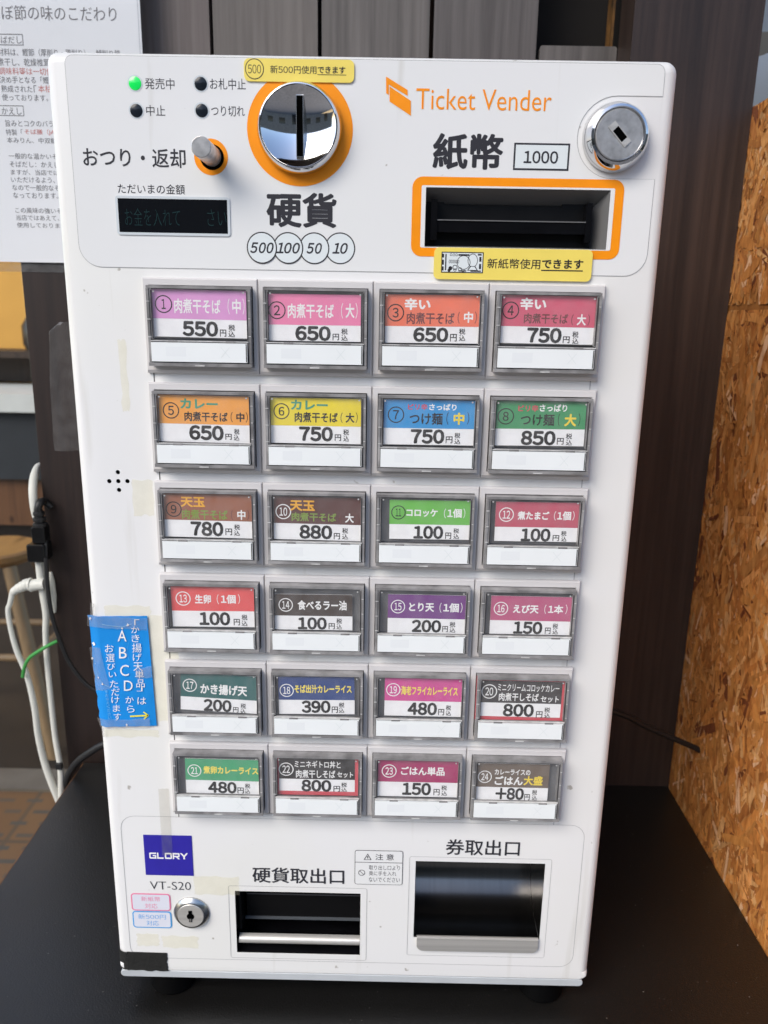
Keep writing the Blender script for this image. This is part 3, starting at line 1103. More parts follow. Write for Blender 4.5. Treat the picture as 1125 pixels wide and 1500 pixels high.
# door lock, bottom left
mb = MB()
lx, lz = -.1123, .0706
mb.lathe(lx, lz, [(.0115, .0028), (.0115, .0020), (.0096, -.0002), (.0089, -.0004), (.0088, .0004)], CHROME_R, 56)
lk = build(mb, 'lower_lock', tm)
mb = MB()
mb.lathe(lx, lz, [(.0086, .002), (.0086, -.0002), (.0083, -.0005), (0, -.0005)], STEEL, 48)
lc = build(mb, 'lock_cylinder', lk)
mb = MB()
mb.rect((lx - .0012, lz - .0002, lx + .0012, lz + .0042), -.0007, DARKSLOT)
mb.poly(circle(lx, lz - .0002, .0024, 20), -.00072, DARKSLOT)
mb.rect((lx - .0010, lz - .0044, lx + .0010, lz - .0004), -.00078, DARKSLOT)
mb.rect((lx - .0007, lz - .0040, lx + .0005, lz - .0018), -.00085, CHROME_R)
build(mb, 'keyhole', lc)

# bill slot
b = BILL
mb = MB()
ob = (0.0189, 0.4767, 0.1256, 0.5149)
ib = (0.0236, 0.4810, 0.1210, 0.5108)
mb.frame(rrect(ob, .0052, 6), rrect(ib, .0008, 6), .00255, ORANGE)
mb.frame(rrect(ib, .0008, 6), rrect(b, .0003, 6), .00245, WHITE)
bs = build(mb, 'bill_slot', tm)
mb = MB()
def rl(bb, y): return [(bb[0], y, bb[1]), (bb[2], y, bb[1]), (bb[2], y, bb[3]), (bb[0], y, bb[3])]
deep = (b[0] + .001, b[1] + .004, b[2] - .0135, b[3] - .0165)
FUN = mat('slot_funnel_grey', (.15, .15, .15), .35)
mb.loops([rl(b, .0026), rl(deep, .030)], FUN)
mb.add(rl(deep, .030), [(0, 1, 2, 3)], BLACKSATIN)
build(mb, 'slot_funnel', bs)
mb = MB()
tz = b[1] + .0215
mb.box(b[0] + .0006, b[2] - .0065, .012, .028, b[1] + .0003, tz, BLACKSATIN)
mb.box(b[0] + .0055, b[2] - .0100, .0052, .0118, b[1] + .0075, b[1] + .0135, BLACKGLOSS)
mb.box(b[0] + .0055, b[2] - .0100, .0046, .0052, b[1] + .0131, b[1] + .0136, mat('bar_highlight', (.20, .20, .20), .3, .3))  # pale strip painted as the highlight along the glossy bar
mb.box(b[0] + .0030, b[0] + .0062, .0042, .012, b[1] + .0035, tz + .0015, BLACKGLOSS)
mb.box(b[2] - .0108, b[2] - .0080, .0042, .012, b[1] + .0035, tz + .0010, BLACKGLOSS)
mb.box(b[0] + .0006, b[0] + .010, .0120, .020, tz, tz + .0025, BLACKSATIN)
mb.box(b[2] - .0220, b[2] - .0090, .0120, .020, tz, tz + .0022, BLACKSATIN)
build(mb, 'bill_tray', bs)

# coin outlet
b = COINOUT
mb = MB()
d1 = (b[0] + .001, b[1] + .0005, b[2] - .0005, b[3] - .0005)
mb.loops([rl(b, .0032), rl(d1, .048)], BLACKGLOSS)
mb.add(rl(d1, .048), [(0, 1, 2, 3)], mat('outlet_back_grey', (.03, .031, .034), .4, noise=.3, nscale=30))
co = build(mb, 'coin_outlet', tm)
mb = MB()
h = b[3] - b[1]
mb.box(b[0] + .004, b[2] - .0002, .020, .034, b[1] + .27 * h, b[1] + .66 * h, CUPBLACK)
mb.box(b[0] + .004, b[2] - .0002, .0195, .0199, b[1] + .655 * h, b[1] + .67 * h, mat('dull_edge', (.06, .06, .065), .3))
mb.box(b[0] + .003, b[2] - .0002, .0180, .0199, b[1] + .272 * h, b[1] + .29 * h, mat('blue_grey_edge', (.09, .10, .11), .25))
mb.box(b[0] + .0006, b[0] + .0022, .010, .04, b[1] + .25 * h, b[3] - .001, BLACKSATIN)
build(mb, 'inner_cup', co)
mb = MB()
n = 12
zc = b[1] + .155 * h; rad = .066 * h
lpA = []
for x in (b[0] + .0012, b[2] - .0002):
    lpA.append([(x, .0085 - rad * 1.3 * math.sin(math.pi * k / n), zc + rad * math.cos(math.pi * k / n)) for k in range(n + 1)])
mb.loops([list(t) for t in zip(*lpA)], STEEL, closed=False)
build(mb, 'outlet_lip', co)

# ticket outlet
b = TICKOUT
h = b[3] - b[1]
mb = MB()
prof = [(.0032, b[3] - .0002), (.012, b[3] - .001)]
for k in range(14):
    a = R(90 - 180 * k / 13)
    prof.append((.014 + .030 * math.cos(a), b[1] + h * .5 + (h * .49) * math.sin(a)))
prof.append((.0030, b[1] + .0003))
lp = [[(x, p[0], p[1]) for p in prof] for x in (b[0] + .0003, b[2] - .0003)]
mb.loops([list(t) for t in zip(*lp)], STEEL_V, closed=False)
for x in (b[0] + .0002, b[2] - .0002):
    mb.add([(x, p[0], p[1]) for p in prof], [tuple(range(len(prof)))], STEEL_V)
to = build(mb, 'ticket_outlet', tm)
lipb = (0.0337, 0.0462, 0.1125, 0.0560)
mb = MB()
pts = [(lipb[0], lipb[3])]
rr_ = .0042
for cx_, a0_, a1_ in ((lipb[0] + rr_, 180, 270), (lipb[2] - rr_, 270, 360)):
    for k in range(7):
        a = R(a0_ + (a1_ - a0_) * k / 6)
        pts.append((cx_ + rr_ * math.cos(a), lipb[1] + rr_ + rr_ * math.sin(a)))
pts.append((lipb[2], lipb[3]))
mb.slab(pts, .0010, .0022, STEEL)
lp = []
for x in (lipb[0], lipb[2]):
    lp.append([(x, .0012, lipb[3]), (x, .0014, lipb[3] + .0006), (x, .0020, lipb[3] + .0009), (x, .0032, lipb[3] + .0006), (x, .0034, lipb[3] - .002)])
mb.loops([list(t) for t in zip(*lp)], STEEL, closed=False)
build(mb, 'outlet_lip', to)

# ------------------------------------------------------------------ the 24 selection buttons
def bezel_mesh():
    mb = MB()
    hw, hh = .0299, BARH / 2
    def L(x0, z0, x1, z1, y): return [(x0, y, z0), (x1, y, z0), (x1, y, z1), (x0, y, z1)]
    w = WIN
    mb.loops([L(-hw, -hh, hw, hh, .0029), L(-hw, -hh, hw, hh, .0011), L(-hw + .0005, -hh + .0017, hw - .0005, hh - .0008, 0), L(w[0], w[1], w[2], w[3], 0), L(w[0], w[1], w[2], w[3], .0098)], GREYBEZEL)
    mb.add(L(w[0], w[1], w[2], w[3], .0094), [(0, 1, 2, 3)], PLATE_GREY)
    return mb

FY = -.0060                                     # front of the cover, proud of the bezel

def cover_mesh():
    """smoky acrylic frame round the card, with its ledge and corner studs"""
    mb = MB()
    w = WIN
    e = .0004
    x0, z0, x1, z1 = w[0] + e, w[1] + e, w[2] - e, w[3] - e
    def rail(a, b_, c, d, m, y0=FY + .0003, y1=.0050): mb.box(a, c, y0, y1, b_, d, m)
    rail(x0, z1 - .0014, x1, z1, SMOKE, FY + .0007)
    rail(x0, z0 + .0019, x0 + .0013, z1 - .0015, SMOKE)
    rail(x1 - .0013, z0 + .0019, x1, z1 - .0015, SMOKE)
    rail(x0 - .0001, z0, x1 + .0001, z0 + .0018, SMOKE, FY - .0004)
    rail(x0 + .024, z0 + .0001, x0 + .029, z0 + .0008, CLEARBAR, FY - .0007, FY - .00045)
    rail(x0 + .0014, z0 + .0137, x0 + .0026, z1 - .0016, SMOKE, FY + .0009)
    rail(x1 - .0022, z0 + .0137, x1 - .0014, z1 - .0016, SMOKE, FY + .0009)
    rail(x0 + .0023, z0 + .0142, x0 + .0026, z1 - .0022, SMOKE_DK, FY + .0005, FY + .00085)
    rail(x1 - .0020, z0 + .0142, x1 - .0017, z1 - .0022, SMOKE_DK, FY + .0005, FY + .00085)
    for q in (.36, .58, .80):
        zz = z0 + q * (z1 - z0)
        rail(x0 + .0001, zz, x0 + .0018, zz + .0004, CLEARBAR, FY + .0001, FY + .00025)
        rail(x1 - .0012, zz + .001, x1 - .0001, zz + .0014, CLEARBAR, FY + .0001, FY + .00025)
    rail(x0 + .0015, z0 + .0127, x1 - .0014, z0 + .0132, CLEARBAR, FY - .0007, FY + .0006)
    rail(x0 + .0026, z0 + .01325, x1 - .0022, z0 + .0134, SMOKE, FY + .0008, FY + .0014)
    for q in (.0105, .0405):
        rail(x0 + q, z0 + .0122, x0 + q + .0050, z0 + .0131, SMOKE, FY - .0010, FY - .00075)
    for xx in (x0 + .0036, x1 - .0036):
        mb.slab(circle(xx, z1 - .0030, .00045, 10), FY + .0011, FY + .0013, STUD)
    mb.rect((x0 + .001, z0 + .001, x1 - .001, z1 - .001), -.0010, PLATE_GREY)
    return mb

def sheet_mesh():
    mb = MB(); w = WIN
    mb.rect((w[0] + .0030, w[1] + .0145, w[2] - .0026, w[3] - .0019), FY + .0010, CLEAR)
    return mb

def plate_mesh():
    mb = MB(); w = WIN
    b_ = (w[0] + .0020, w[1] + .0028, w[2] - .0024, w[1] + .0126)
    mb.slab([(b_[0], b_[1]), (b_[2], b_[1]), (b_[2], b_[3]), (b_[0], b_[3])], FY - .0009, FY + .0006, SOLD)
    mb.box(b_[2] - .0007, b_[2] - .0002, FY - .00096, FY - .00091, b_[1] + .0003, b_[3] - .0003, SMOKE_DK)
    cx_, cz_ = b_[0] + .0385, (b_[1] + b_[3]) / 2 + .0002
    for s_ in (1, -1):
        g = mb.rect((cx_ - .0035, cz_ - .00014, cx_ + .0035, cz_ + .00014), FY - .00095 - .00001 * s_, SOLD_INK)
        mb.spin(g, cx_, cz_, 50 * s_)
    mb.rect((b_[0] + .0075, cz_ - .0024, b_[0] + .0180, cz_ + .0026), FY - .00093, SOLD_INK2)
    return mb

protos = {}
for key, f in (('bezel', bezel_mesh), ('cover', cover_mesh), ('sheet', sheet_mesh), ('plate', plate_mesh)):
    mb = f()
    me = bpy.data.meshes.new(key)
    me.from_pydata(mb.v, [], mb.f)
    for m in mb.mats: me.materials.append(m)
    for p, k in zip(me.polygons, mb.m): p.material_index = k
    me.update()
    bm = bmesh.new(); bm.from_mesh(me); bmesh.ops.recalc_face_normals(bm, faces=bm.faces)
    if key == 'bezel':
        pass
    bm.to_mesh(me); bm.free()
    protos[key] = me

CARDS = [
    {'n': 1, 'card': (-0.1145, 0.4341, -0.0655, 0.458), 'band': 0.4433, 'col': (217, 150, 205), 'ring': (-0.1084, 0.4505, 0.0045), 'rcol': 'k', 'texts': (('肉煮干そば', 'w', 0.02, (-0.1029, 0.4461, -0.0789, 0.4535)), ('中', 'w', 0.025, (-0.0729, 0.4465, -0.0684, 0.4539)), ('（', 'w', 0, (-0.0752, 0.4462, -0.0742, 0.4541)), ('）', 'w', 0, (-0.0675, 0.4463, -0.0665, 0.4543)), ('550', 'k', 0.045, (-0.0991, 0.4346, -0.0805, 0.4424)), ('円', 'k', 0.015, (-0.0796, 0.4348, -0.0763, 0.4384)), ('税', 'k', 0.012, (-0.0751, 0.438, -0.0717, 0.441)), ('込', 'k', 0.012, (-0.0752, 0.4347, -0.0718, 0.4378))), 'border': None, 'rot': 0},
    {'n': 2, 'card': (-0.055, 0.4332, -0.0063, 0.4568), 'band': 0.4414, 'col': (233, 128, 170), 'ring': (-0.0497, 0.4486, 0.0045), 'rcol': 'k', 'texts': (('肉煮干そば', 'w', 0.02, (-0.0441, 0.4448, -0.0202, 0.4521)), ('大', 'w', 0.025, (-0.0142, 0.4452, -0.0096, 0.4525)), ('（', 'w', 0, (-0.0165, 0.4449, -0.0155, 0.4527)), ('）', 'w', 0, (-0.009, 0.445, -0.008, 0.4529)), ('650', 'k', 0.045, (-0.0404, 0.4334, -0.0219, 0.441)), ('円', 'k', 0.015, (-0.0209, 0.4339, -0.0176, 0.4372)), ('税', 'k', 0.012, (-0.0164, 0.4369, -0.0131, 0.4399)), ('込', 'k', 0.012, (-0.0164, 0.4337, -0.0131, 0.4367))), 'border': None, 'rot': 0},
    {'n': 3, 'card': (0.0063, 0.4333, 0.0551, 0.4576), 'band': 0.4418, 'col': (236, 116, 84), 'ring': (0.0117, 0.4485, 0.0044), 'rcol': 'k', 'texts': (('辛い', 'w', 0.04, (0.0162, 0.4499, 0.0297, 0.4558)), ('肉煮干そば', 'r', 0.02, (0.0175, 0.4429, 0.0422, 0.4488)), ('中', 'w', 0.03, (0.0471, 0.4438, 0.0518, 0.4494)), ('（', 'r', 0, (0.0439, 0.4434, 0.0449, 0.4493)), ('）', 'r', 0, (0.0527, 0.4435, 0.0538, 0.4495)), ('650', 'k', 0.045, (0.021, 0.4339, 0.0393, 0.4413)), ('円', 'k', 0.015, (0.0402, 0.4343, 0.0437, 0.4381)), ('税', 'k', 0.012, (0.0448, 0.4379, 0.048, 0.4409)), ('込', 'k', 0.012, (0.0449, 0.4346, 0.0482, 0.4377))), 'border': None, 'rot': 0},
    {'n': 4, 'card': (0.0654, 0.434, 0.1147, 0.4582), 'band': 0.4426, 'col': (206, 84, 110), 'ring': (0.071, 0.4505, 0.0044), 'rcol': 'k', 'texts': (('辛い', 'w', 0.04, (0.0757, 0.4509, 0.0892, 0.457)), ('肉煮干そば', 'r', 0.02, (0.0781, 0.4442, 0.1008, 0.4493)), ('大', 'w', 0.03, (0.1055, 0.4437, 0.1102, 0.4493)), ('（', 'r', 0, (0.1026, 0.4436, 0.1037, 0.4492)), ('）', 'r', 0, (0.1111, 0.4437, 0.1121, 0.4494)), ('750', 'k', 0.045, (0.0802, 0.4344, 0.0982, 0.4422)), ('円', 'k', 0.015, (0.099, 0.4346, 0.1025, 0.438)), ('税', 'k', 0.012, (0.1037, 0.4375, 0.1069, 0.4406)), ('込', 'k', 0.012, (0.1039, 0.4343, 0.1072, 0.4373))), 'border': None, 'rot': 0},
    {'n': 5, 'card': (-0.1137, 0.3788, -0.0646, 0.404), 'band': 0.3886, 'col': (238, 160, 60), 'ring': (-0.1074, 0.3956, 0.0044), 'rcol': 'k', 'texts': (('カレー', 'g', 0.04, (-0.1023, 0.3968, -0.0822, 0.4022)), ('肉煮干そば', 'k', 0.025, (-0.1003, 0.3901, -0.0771, 0.3953)), ('中', 'k', 0.03, (-0.0725, 0.3904, -0.0681, 0.3954)), ('（', 'k', 0, (-0.0755, 0.3901, -0.0744, 0.3956)), ('）', 'k', 0, (-0.0674, 0.3902, -0.0663, 0.3957)), ('650', 'k', 0.045, (-0.0981, 0.38, -0.0795, 0.3881)), ('円', 'k', 0.015, (-0.0786, 0.3806, -0.0752, 0.3838)), ('税', 'k', 0.012, (-0.0739, 0.3836, -0.071, 0.3866)), ('込', 'k', 0.012, (-0.0741, 0.3803, -0.0711, 0.3834))), 'border': None, 'rot': 0},
    {'n': 6, 'card': (-0.0543, 0.3793, -0.0057, 0.4037), 'band': 0.3888, 'col': (234, 212, 36), 'ring': (-0.0482, 0.3964, 0.0043), 'rcol': 'k', 'texts': (('カレー', 'g', 0.04, (-0.0431, 0.3973, -0.0234, 0.4027)), ('肉煮干そば', 'k', 0.025, (-0.0412, 0.3907, -0.0181, 0.3962)), ('大', 'k', 0.03, (-0.0139, 0.3909, -0.0092, 0.3962)), ('（', 'k', 0, (-0.0166, 0.3907, -0.0155, 0.3963)), ('）', 'k', 0, (-0.0085, 0.3909, -0.0075, 0.3965)), ('750', 'k', 0.045, (-0.0389, 0.3805, -0.0207, 0.3885)), ('円', 'k', 0.015, (-0.0197, 0.381, -0.0163, 0.3845)), ('税', 'k', 0.012, (-0.0152, 0.3842, -0.0121, 0.3873)), ('込', 'k', 0.012, (-0.0151, 0.3808, -0.0121, 0.384))), 'border': None, 'rot': 0},
    {'n': 7, 'card': (0.0065, 0.3797, 0.0552, 0.4038), 'band': 0.3886, 'col': (42, 146, 208), 'ring': (0.013, 0.3957, 0.0044), 'rcol': 'k', 'texts': (('ピリ辛', 'e', 0.03, (0.0193, 0.3984, 0.0298, 0.4017)), ('さっぱり', 'w', 0.03, (0.0306, 0.3984, 0.0452, 0.4019)), ('つけ麺', 'k', 0.02, (0.0203, 0.3906, 0.038, 0.397)), ('中', 'y', 0.04, (0.0438, 0.3908, 0.0496, 0.3973)), ('（', 'k', 0, (0.04, 0.3908, 0.0411, 0.3975)), ('）', 'k', 0, (0.0511, 0.3911, 0.0521, 0.3977)), ('750', 'k', 0.045, (0.0211, 0.3803, 0.0392, 0.3882)), ('円', 'k', 0.015, (0.04, 0.3808, 0.0436, 0.3845)), ('税', 'k', 0.012, (0.0446, 0.3836, 0.0477, 0.3865)), ('込', 'k', 0.012, (0.0447, 0.3804, 0.0479, 0.3833))), 'border': None, 'rot': 0},
    {'n': 8, 'card': (0.0653, 0.3803, 0.1142, 0.4043), 'band': 0.3894, 'col': (58, 146, 92), 'ring': (0.0716, 0.396, 0.0044), 'rcol': 'k', 'texts': (('ピリ辛', 'e', 0.03, (0.078, 0.3986, 0.0888, 0.4022)), ('さっぱり', 'w', 0.03, (0.0894, 0.3988, 0.104, 0.4027)), ('つけ麺', 'k', 0.02, (0.0796, 0.3911, 0.0976, 0.3975)), ('大', 'y', 0.04, (0.103, 0.391, 0.1093, 0.3977)), ('（', 'k', 0, (0.0995, 0.3911, 0.1005, 0.3979)), ('）', 'k', 0, (0.1103, 0.3913, 0.1114, 0.3981)), ('850', 'k', 0.045, (0.0803, 0.3806, 0.0989, 0.3885)), ('円', 'k', 0.015, (0.0997, 0.3811, 0.1033, 0.3847)), ('税', 'k', 0.012, (0.1043, 0.3841, 0.1076, 0.3872)), ('込', 'k', 0.012, (0.1046, 0.3808, 0.1078, 0.3839))), 'border': None, 'rot': 0},
    {'n': 9, 'card': (-0.1139, 0.3253, -0.0653, 0.3504), 'band': 0.3351, 'col': (150, 92, 66), 'ring': (-0.1087, 0.3411, 0.0044), 'rcol': 'k', 'texts': (('天玉', 'o', 0.035, (-0.1047, 0.3425, -0.0912, 0.3484)), ('肉煮干そば', 'l', 0.025, (-0.1042, 0.3356, -0.0789, 0.3413)), ('中', 'w', 0.03, (-0.0736, 0.336, -0.069, 0.3416)), ('（', 'r', 0, (-0.077, 0.3358, -0.076, 0.3416)), ('）', 'r', 0, (-0.0681, 0.336, -0.067, 0.3418)), ('780', 'k', 0.045, (-0.0997, 0.3261, -0.0815, 0.3345)), ('円', 'k', 0.015, (-0.0804, 0.327, -0.0767, 0.3308)), ('税', 'k', 0.012, (-0.0755, 0.3302, -0.0723, 0.3333)), ('込', 'k', 0.012, (-0.0756, 0.3268, -0.0724, 0.3299))), 'border': None, 'rot': 0},
    {'n': 10, 'card': (-0.0534, 0.325, -0.0051, 0.3498), 'band': 0.3343, 'col': (86, 46, 40), 'ring': (-0.0481, 0.3409, 0.0043), 'rcol': 'w', 'texts': (('天玉', 'o', 0.035, (-0.0444, 0.3415, -0.0307, 0.3476)), ('肉煮干そば', 'l', 0.025, (-0.0435, 0.3357, -0.0188, 0.3407)), ('大', 'w', 0.03, (-0.0139, 0.3355, -0.0091, 0.3408)), ('（', 'r', 0, (-0.0171, 0.3351, -0.016, 0.3409)), ('）', 'r', 0, (-0.0083, 0.3353, -0.0072, 0.3411)), ('880', 'k', 0.045, (-0.0392, 0.3256, -0.021, 0.3337)), ('円', 'k', 0.015, (-0.0201, 0.3258, -0.0167, 0.3294)), ('税', 'k', 0.012, (-0.0155, 0.3293, -0.0122, 0.3324)), ('込', 'k', 0.012, (-0.0155, 0.3259, -0.0122, 0.329))), 'border': None, 'rot': 0},
    {'n': 11, 'card': (0.0106, 0.3267, 0.0558, 0.349), 'band': 0.3352, 'col': (104, 184, 74), 'ring': (0.0155, 0.3419, 0.004), 'rcol': 'k', 'texts': (('コロッケ', 'w', 0.035, (0.0199, 0.3396, 0.0372, 0.3441)), ('1個', 'w', 0.03, (0.0425, 0.3393, 0.0504, 0.3445)), ('（', 'w', 0, (0.0406, 0.339, 0.0417, 0.3445)), ('）', 'w', 0, (0.0513, 0.3392, 0.0523, 0.3447)), ('100', 'k', 0.045, (0.024, 0.3269, 0.0405, 0.3345)), ('円', 'k', 0.015, (0.0417, 0.3271, 0.045, 0.3308)), ('税', 'k', 0.012, (0.0461, 0.3304, 0.0492, 0.3333)), ('込', 'k', 0.012, (0.0462, 0.3272, 0.0494, 0.3301))), 'border': None, 'rot': 0},
    {'n': 12, 'card': (0.069, 0.3266, 0.1147, 0.3491), 'band': 0.3348, 'col': (188, 82, 102), 'ring': (0.075, 0.3418, 0.0041), 'rcol': 'w', 'texts': (('煮たまご', 'w', 0.035, (0.0812, 0.339, 0.0986, 0.3439)), ('1個', 'w', 0.03, (0.103, 0.3391, 0.1106, 0.3442)), ('（', 'w', 0, (0.1012, 0.3389, 0.1023, 0.3442)), ('）', 'w', 0, (0.1114, 0.3391, 0.1125, 0.3444)), ('100', 'k', 0.045, (0.0836, 0.3266, 0.1, 0.3342)), ('円', 'k', 0.015, (0.1013, 0.3271, 0.1049, 0.3305)), ('税', 'k', 0.012, (0.1058, 0.3301, 0.1088, 0.333)), ('込', 'k', 0.012, (0.1061, 0.3269, 0.109, 0.3299))), 'border': None, 'rot': 0},
    {'n': 13, 'card': (-0.1127, 0.2719, -0.064, 0.2964), 'band': 0.2816, 'col': (224, 84, 84), 'ring': (-0.1059, 0.289, 0.0043), 'rcol': 'w', 'texts': (('生卵', 'w', 0.03, (-0.0992, 0.286, -0.09, 0.2915)), ('1個', 'w', 0.03, (-0.0844, 0.2862, -0.0759, 0.2916)), ('（', 'w', 0, (-0.0867, 0.2858, -0.0856, 0.2917)), ('）', 'w', 0, (-0.0746, 0.2861, -0.0735, 0.292)), ('100', 'k', 0.045, (-0.0973, 0.2728, -0.0796, 0.281)), ('円', 'k', 0.015, (-0.0776, 0.273, -0.0741, 0.2769)), ('税', 'k', 0.012, (-0.073, 0.2763, -0.0697, 0.2796)), ('込', 'k', 0.012, (-0.0731, 0.2726, -0.0698, 0.276))), 'border': None, 'rot': 0},
    {'n': 14, 'card': (-0.0538, 0.2712, -0.0095, 0.2928), 'band': 0.2798, 'col': (62, 50, 44), 'ring': (-0.0475, 0.2863, 0.0041), 'rcol': 'w', 'texts': (('食べるラー油', 'w', 0.03, (-0.0407, 0.2834, -0.0128, 0.2893)), ('100', 'k', 0.045, (-0.0408, 0.2714, -0.0242, 0.279)), ('円', 'k', 0.015, (-0.0231, 0.2718, -0.0196, 0.2755)), ('税', 'k', 0.012, (-0.0187, 0.2753, -0.0155, 0.2785)), ('込', 'k', 0.012, (-0.0186, 0.2718, -0.0155, 0.275))), 'border': None, 'rot': 0},
    {'n': 15, 'card': (0.0107, 0.2704, 0.0553, 0.2939), 'band': 0.2795, 'col': (112, 54, 128), 'ring': (0.0164, 0.2865, 0.0041), 'rcol': 'w', 'texts': (('とり天', 'w', 0.035, (0.0227, 0.2837, 0.037, 0.2891)), ('1個', 'w', 0.03, (0.0422, 0.2837, 0.0511, 0.2892)), ('（', 'w', 0, (0.0401, 0.2833, 0.0412, 0.2893)), ('）', 'w', 0, (0.052, 0.2835, 0.0531, 0.2896)), ('200', 'k', 0.045, (0.0246, 0.271, 0.0414, 0.2788)), ('円', 'k', 0.015, (0.0421, 0.2715, 0.0453, 0.2752)), ('税', 'k', 0.012, (0.0462, 0.2747, 0.0495, 0.2778)), ('込', 'k', 0.012, (0.0463, 0.2713, 0.0496, 0.2745))), 'border': None, 'rot': 0},
    {'n': 16, 'card': (0.0692, 0.271, 0.1151, 0.2942), 'band': 0.2794, 'col': (184, 86, 124), 'ring': (0.075, 0.2865, 0.0041), 'rcol': 'w', 'texts': (('えび天', 'w', 0.035, (0.0819, 0.2839, 0.0964, 0.2891)), ('1本', 'w', 0.03, (0.1018, 0.2841, 0.1104, 0.2894)), ('（', 'w', 0, (0.0997, 0.2838, 0.1007, 0.2895)), ('）', 'w', 0, (0.1116, 0.284, 0.1127, 0.2898)), ('150', 'k', 0.045, (0.0827, 0.2712, 0.0993, 0.279)), ('円', 'k', 0.015, (0.1009, 0.2716, 0.1041, 0.2755)), ('税', 'k', 0.012, (0.1051, 0.2749, 0.1081, 0.2781)), ('込', 'k', 0.012, (0.1053, 0.2715, 0.1084, 0.2747))), 'border': None, 'rot': 0},
    {'n': 17, 'card': (-0.1102, 0.218, -0.0652, 0.2421), 'band': 0.2266, 'col': (38, 96, 94), 'ring': (-0.1048, 0.234, 0.0042), 'rcol': 'w', 'texts': (('かき揚げ天', 'w', 0.035, (-0.0986, 0.229, -0.0711, 0.2357)), ('200', 'k', 0.045, (-0.0966, 0.218, -0.0801, 0.2259)), ('円', 'k', 0.015, (-0.0792, 0.2182, -0.076, 0.2216)), ('税', 'k', 0.012, (-0.0748, 0.221, -0.0717, 0.2243)), ('込', 'k', 0.012, (-0.0749, 0.2175, -0.0718, 0.2208))), 'border': None, 'rot': -2.6},
    {'n': 18, 'card': (-0.0526, 0.2177, -0.0079, 0.2418), 'band': 0.2269, 'col': (34, 64, 126), 'ring': (-0.0477, 0.233, 0.0042), 'rcol': 'w', 'texts': (('そば出汁カレーライス', 'p', 0.035, (-0.0431, 0.2313, -0.0095, 0.2367)), ('390', 'k', 0.045, (-0.0392, 0.2184, -0.0221, 0.2266)), ('円', 'k', 0.015, (-0.0214, 0.2186, -0.0178, 0.2227)), ('税', 'k', 0.012, (-0.0172, 0.2221, -0.014, 0.2253)), ('込', 'k', 0.012, (-0.0172, 0.2186, -0.014, 0.2218))), 'border': None, 'rot': 0},
    {'n': 19, 'card': (0.0098, 0.2177, 0.0551, 0.2421), 'band': 0.2275, 'col': (206, 74, 146), 'ring': (0.0148, 0.2345, 0.0042), 'rcol': 'w', 'texts': (('海老フライカレーライス', 'p', 0.035, (0.0194, 0.2313, 0.0526, 0.2372)), ('480', 'k', 0.045, (0.0235, 0.2184, 0.0408, 0.2267)), ('円', 'k', 0.015, (0.0416, 0.2186, 0.0451, 0.2227)), ('税', 'k', 0.012, (0.046, 0.222, 0.049, 0.2252)), ('込', 'k', 0.012, (0.0461, 0.2185, 0.0492, 0.2217))), 'border': None, 'rot': 0},
    {'n': 20, 'card': (0.0659, 0.2186, 0.1135, 0.2416), 'band': 0.2275, 'col': (58, 54, 54), 'ring': (0.071, 0.2346, 0.0046), 'rcol': 'w', 'texts': (('ミニクリームコロッケカレー', 'w', 0.01, (0.0759, 0.235, 0.1118, 0.2398)), ('肉煮干しそば', 'w', 0.02, (0.0768, 0.2288, 0.1001, 0.234)), ('セット', 'w', 0.02, (0.1014, 0.2284, 0.1121, 0.2325)), ('800', 'k', 0.045, (0.0797, 0.2187, 0.0979, 0.227)), ('円', 'k', 0.015, (0.0993, 0.2183, 0.1031, 0.2226)), ('税', 'k', 0.012, (0.104, 0.2219, 0.1074, 0.2251)), ('込', 'k', 0.012, (0.1042, 0.2183, 0.1076, 0.2216))), 'border': (0.0633, 0.2163, 0.1161, 0.2443), 'rot': 0},
    {'n': 21, 'card': (-0.1099, 0.1627, -0.0645, 0.1863), 'band': 0.1717, 'col': (66, 160, 112), 'ring': (-0.1044, 0.1781, 0.0042), 'rcol': 'w', 'texts': (('煮卵カレーライス', 'p', 0.035, (-0.099, 0.1762, -0.0658, 0.1815)), ('480', 'k', 0.045, (-0.0965, 0.163, -0.0791, 0.171)), ('円', 'k', 0.015, (-0.0786, 0.1632, -0.0748, 0.1673)), ('税', 'k', 0.012, (-0.074, 0.1668, -0.0708, 0.1701)), ('込', 'k', 0.012, (-0.0741, 0.1632, -0.0709, 0.1665))), 'border': None, 'rot': 0},
    {'n': 22, 'card': (-0.0531, 0.1657, -0.0073, 0.188), 'band': 0.174, 'col': (38, 34, 34), 'ring': (-0.0488, 0.1805, 0.0045), 'rcol': 'w', 'texts': (('ミニネギトロ丼と', 'w', 0.015, (-0.0437, 0.1817, -0.0159, 0.1866)), ('肉煮干しそば', 'w', 0.02, (-0.0429, 0.1748, -0.0191, 0.1803)), ('セット', 'w', 0.02, (-0.0179, 0.1755, -0.0083, 0.1794)), ('800', 'k', 0.045, (-0.0397, 0.1654, -0.0215, 0.1737)), ('円', 'k', 0.015, (-0.0202, 0.1657, -0.0162, 0.1697)), ('税', 'k', 0.012, (-0.0155, 0.169, -0.0121, 0.1721)), ('込', 'k', 0.012, (-0.0155, 0.1657, -0.0121, 0.1688))), 'border': (-0.0555, 0.163, -0.0047, 0.1905), 'rot': 0},
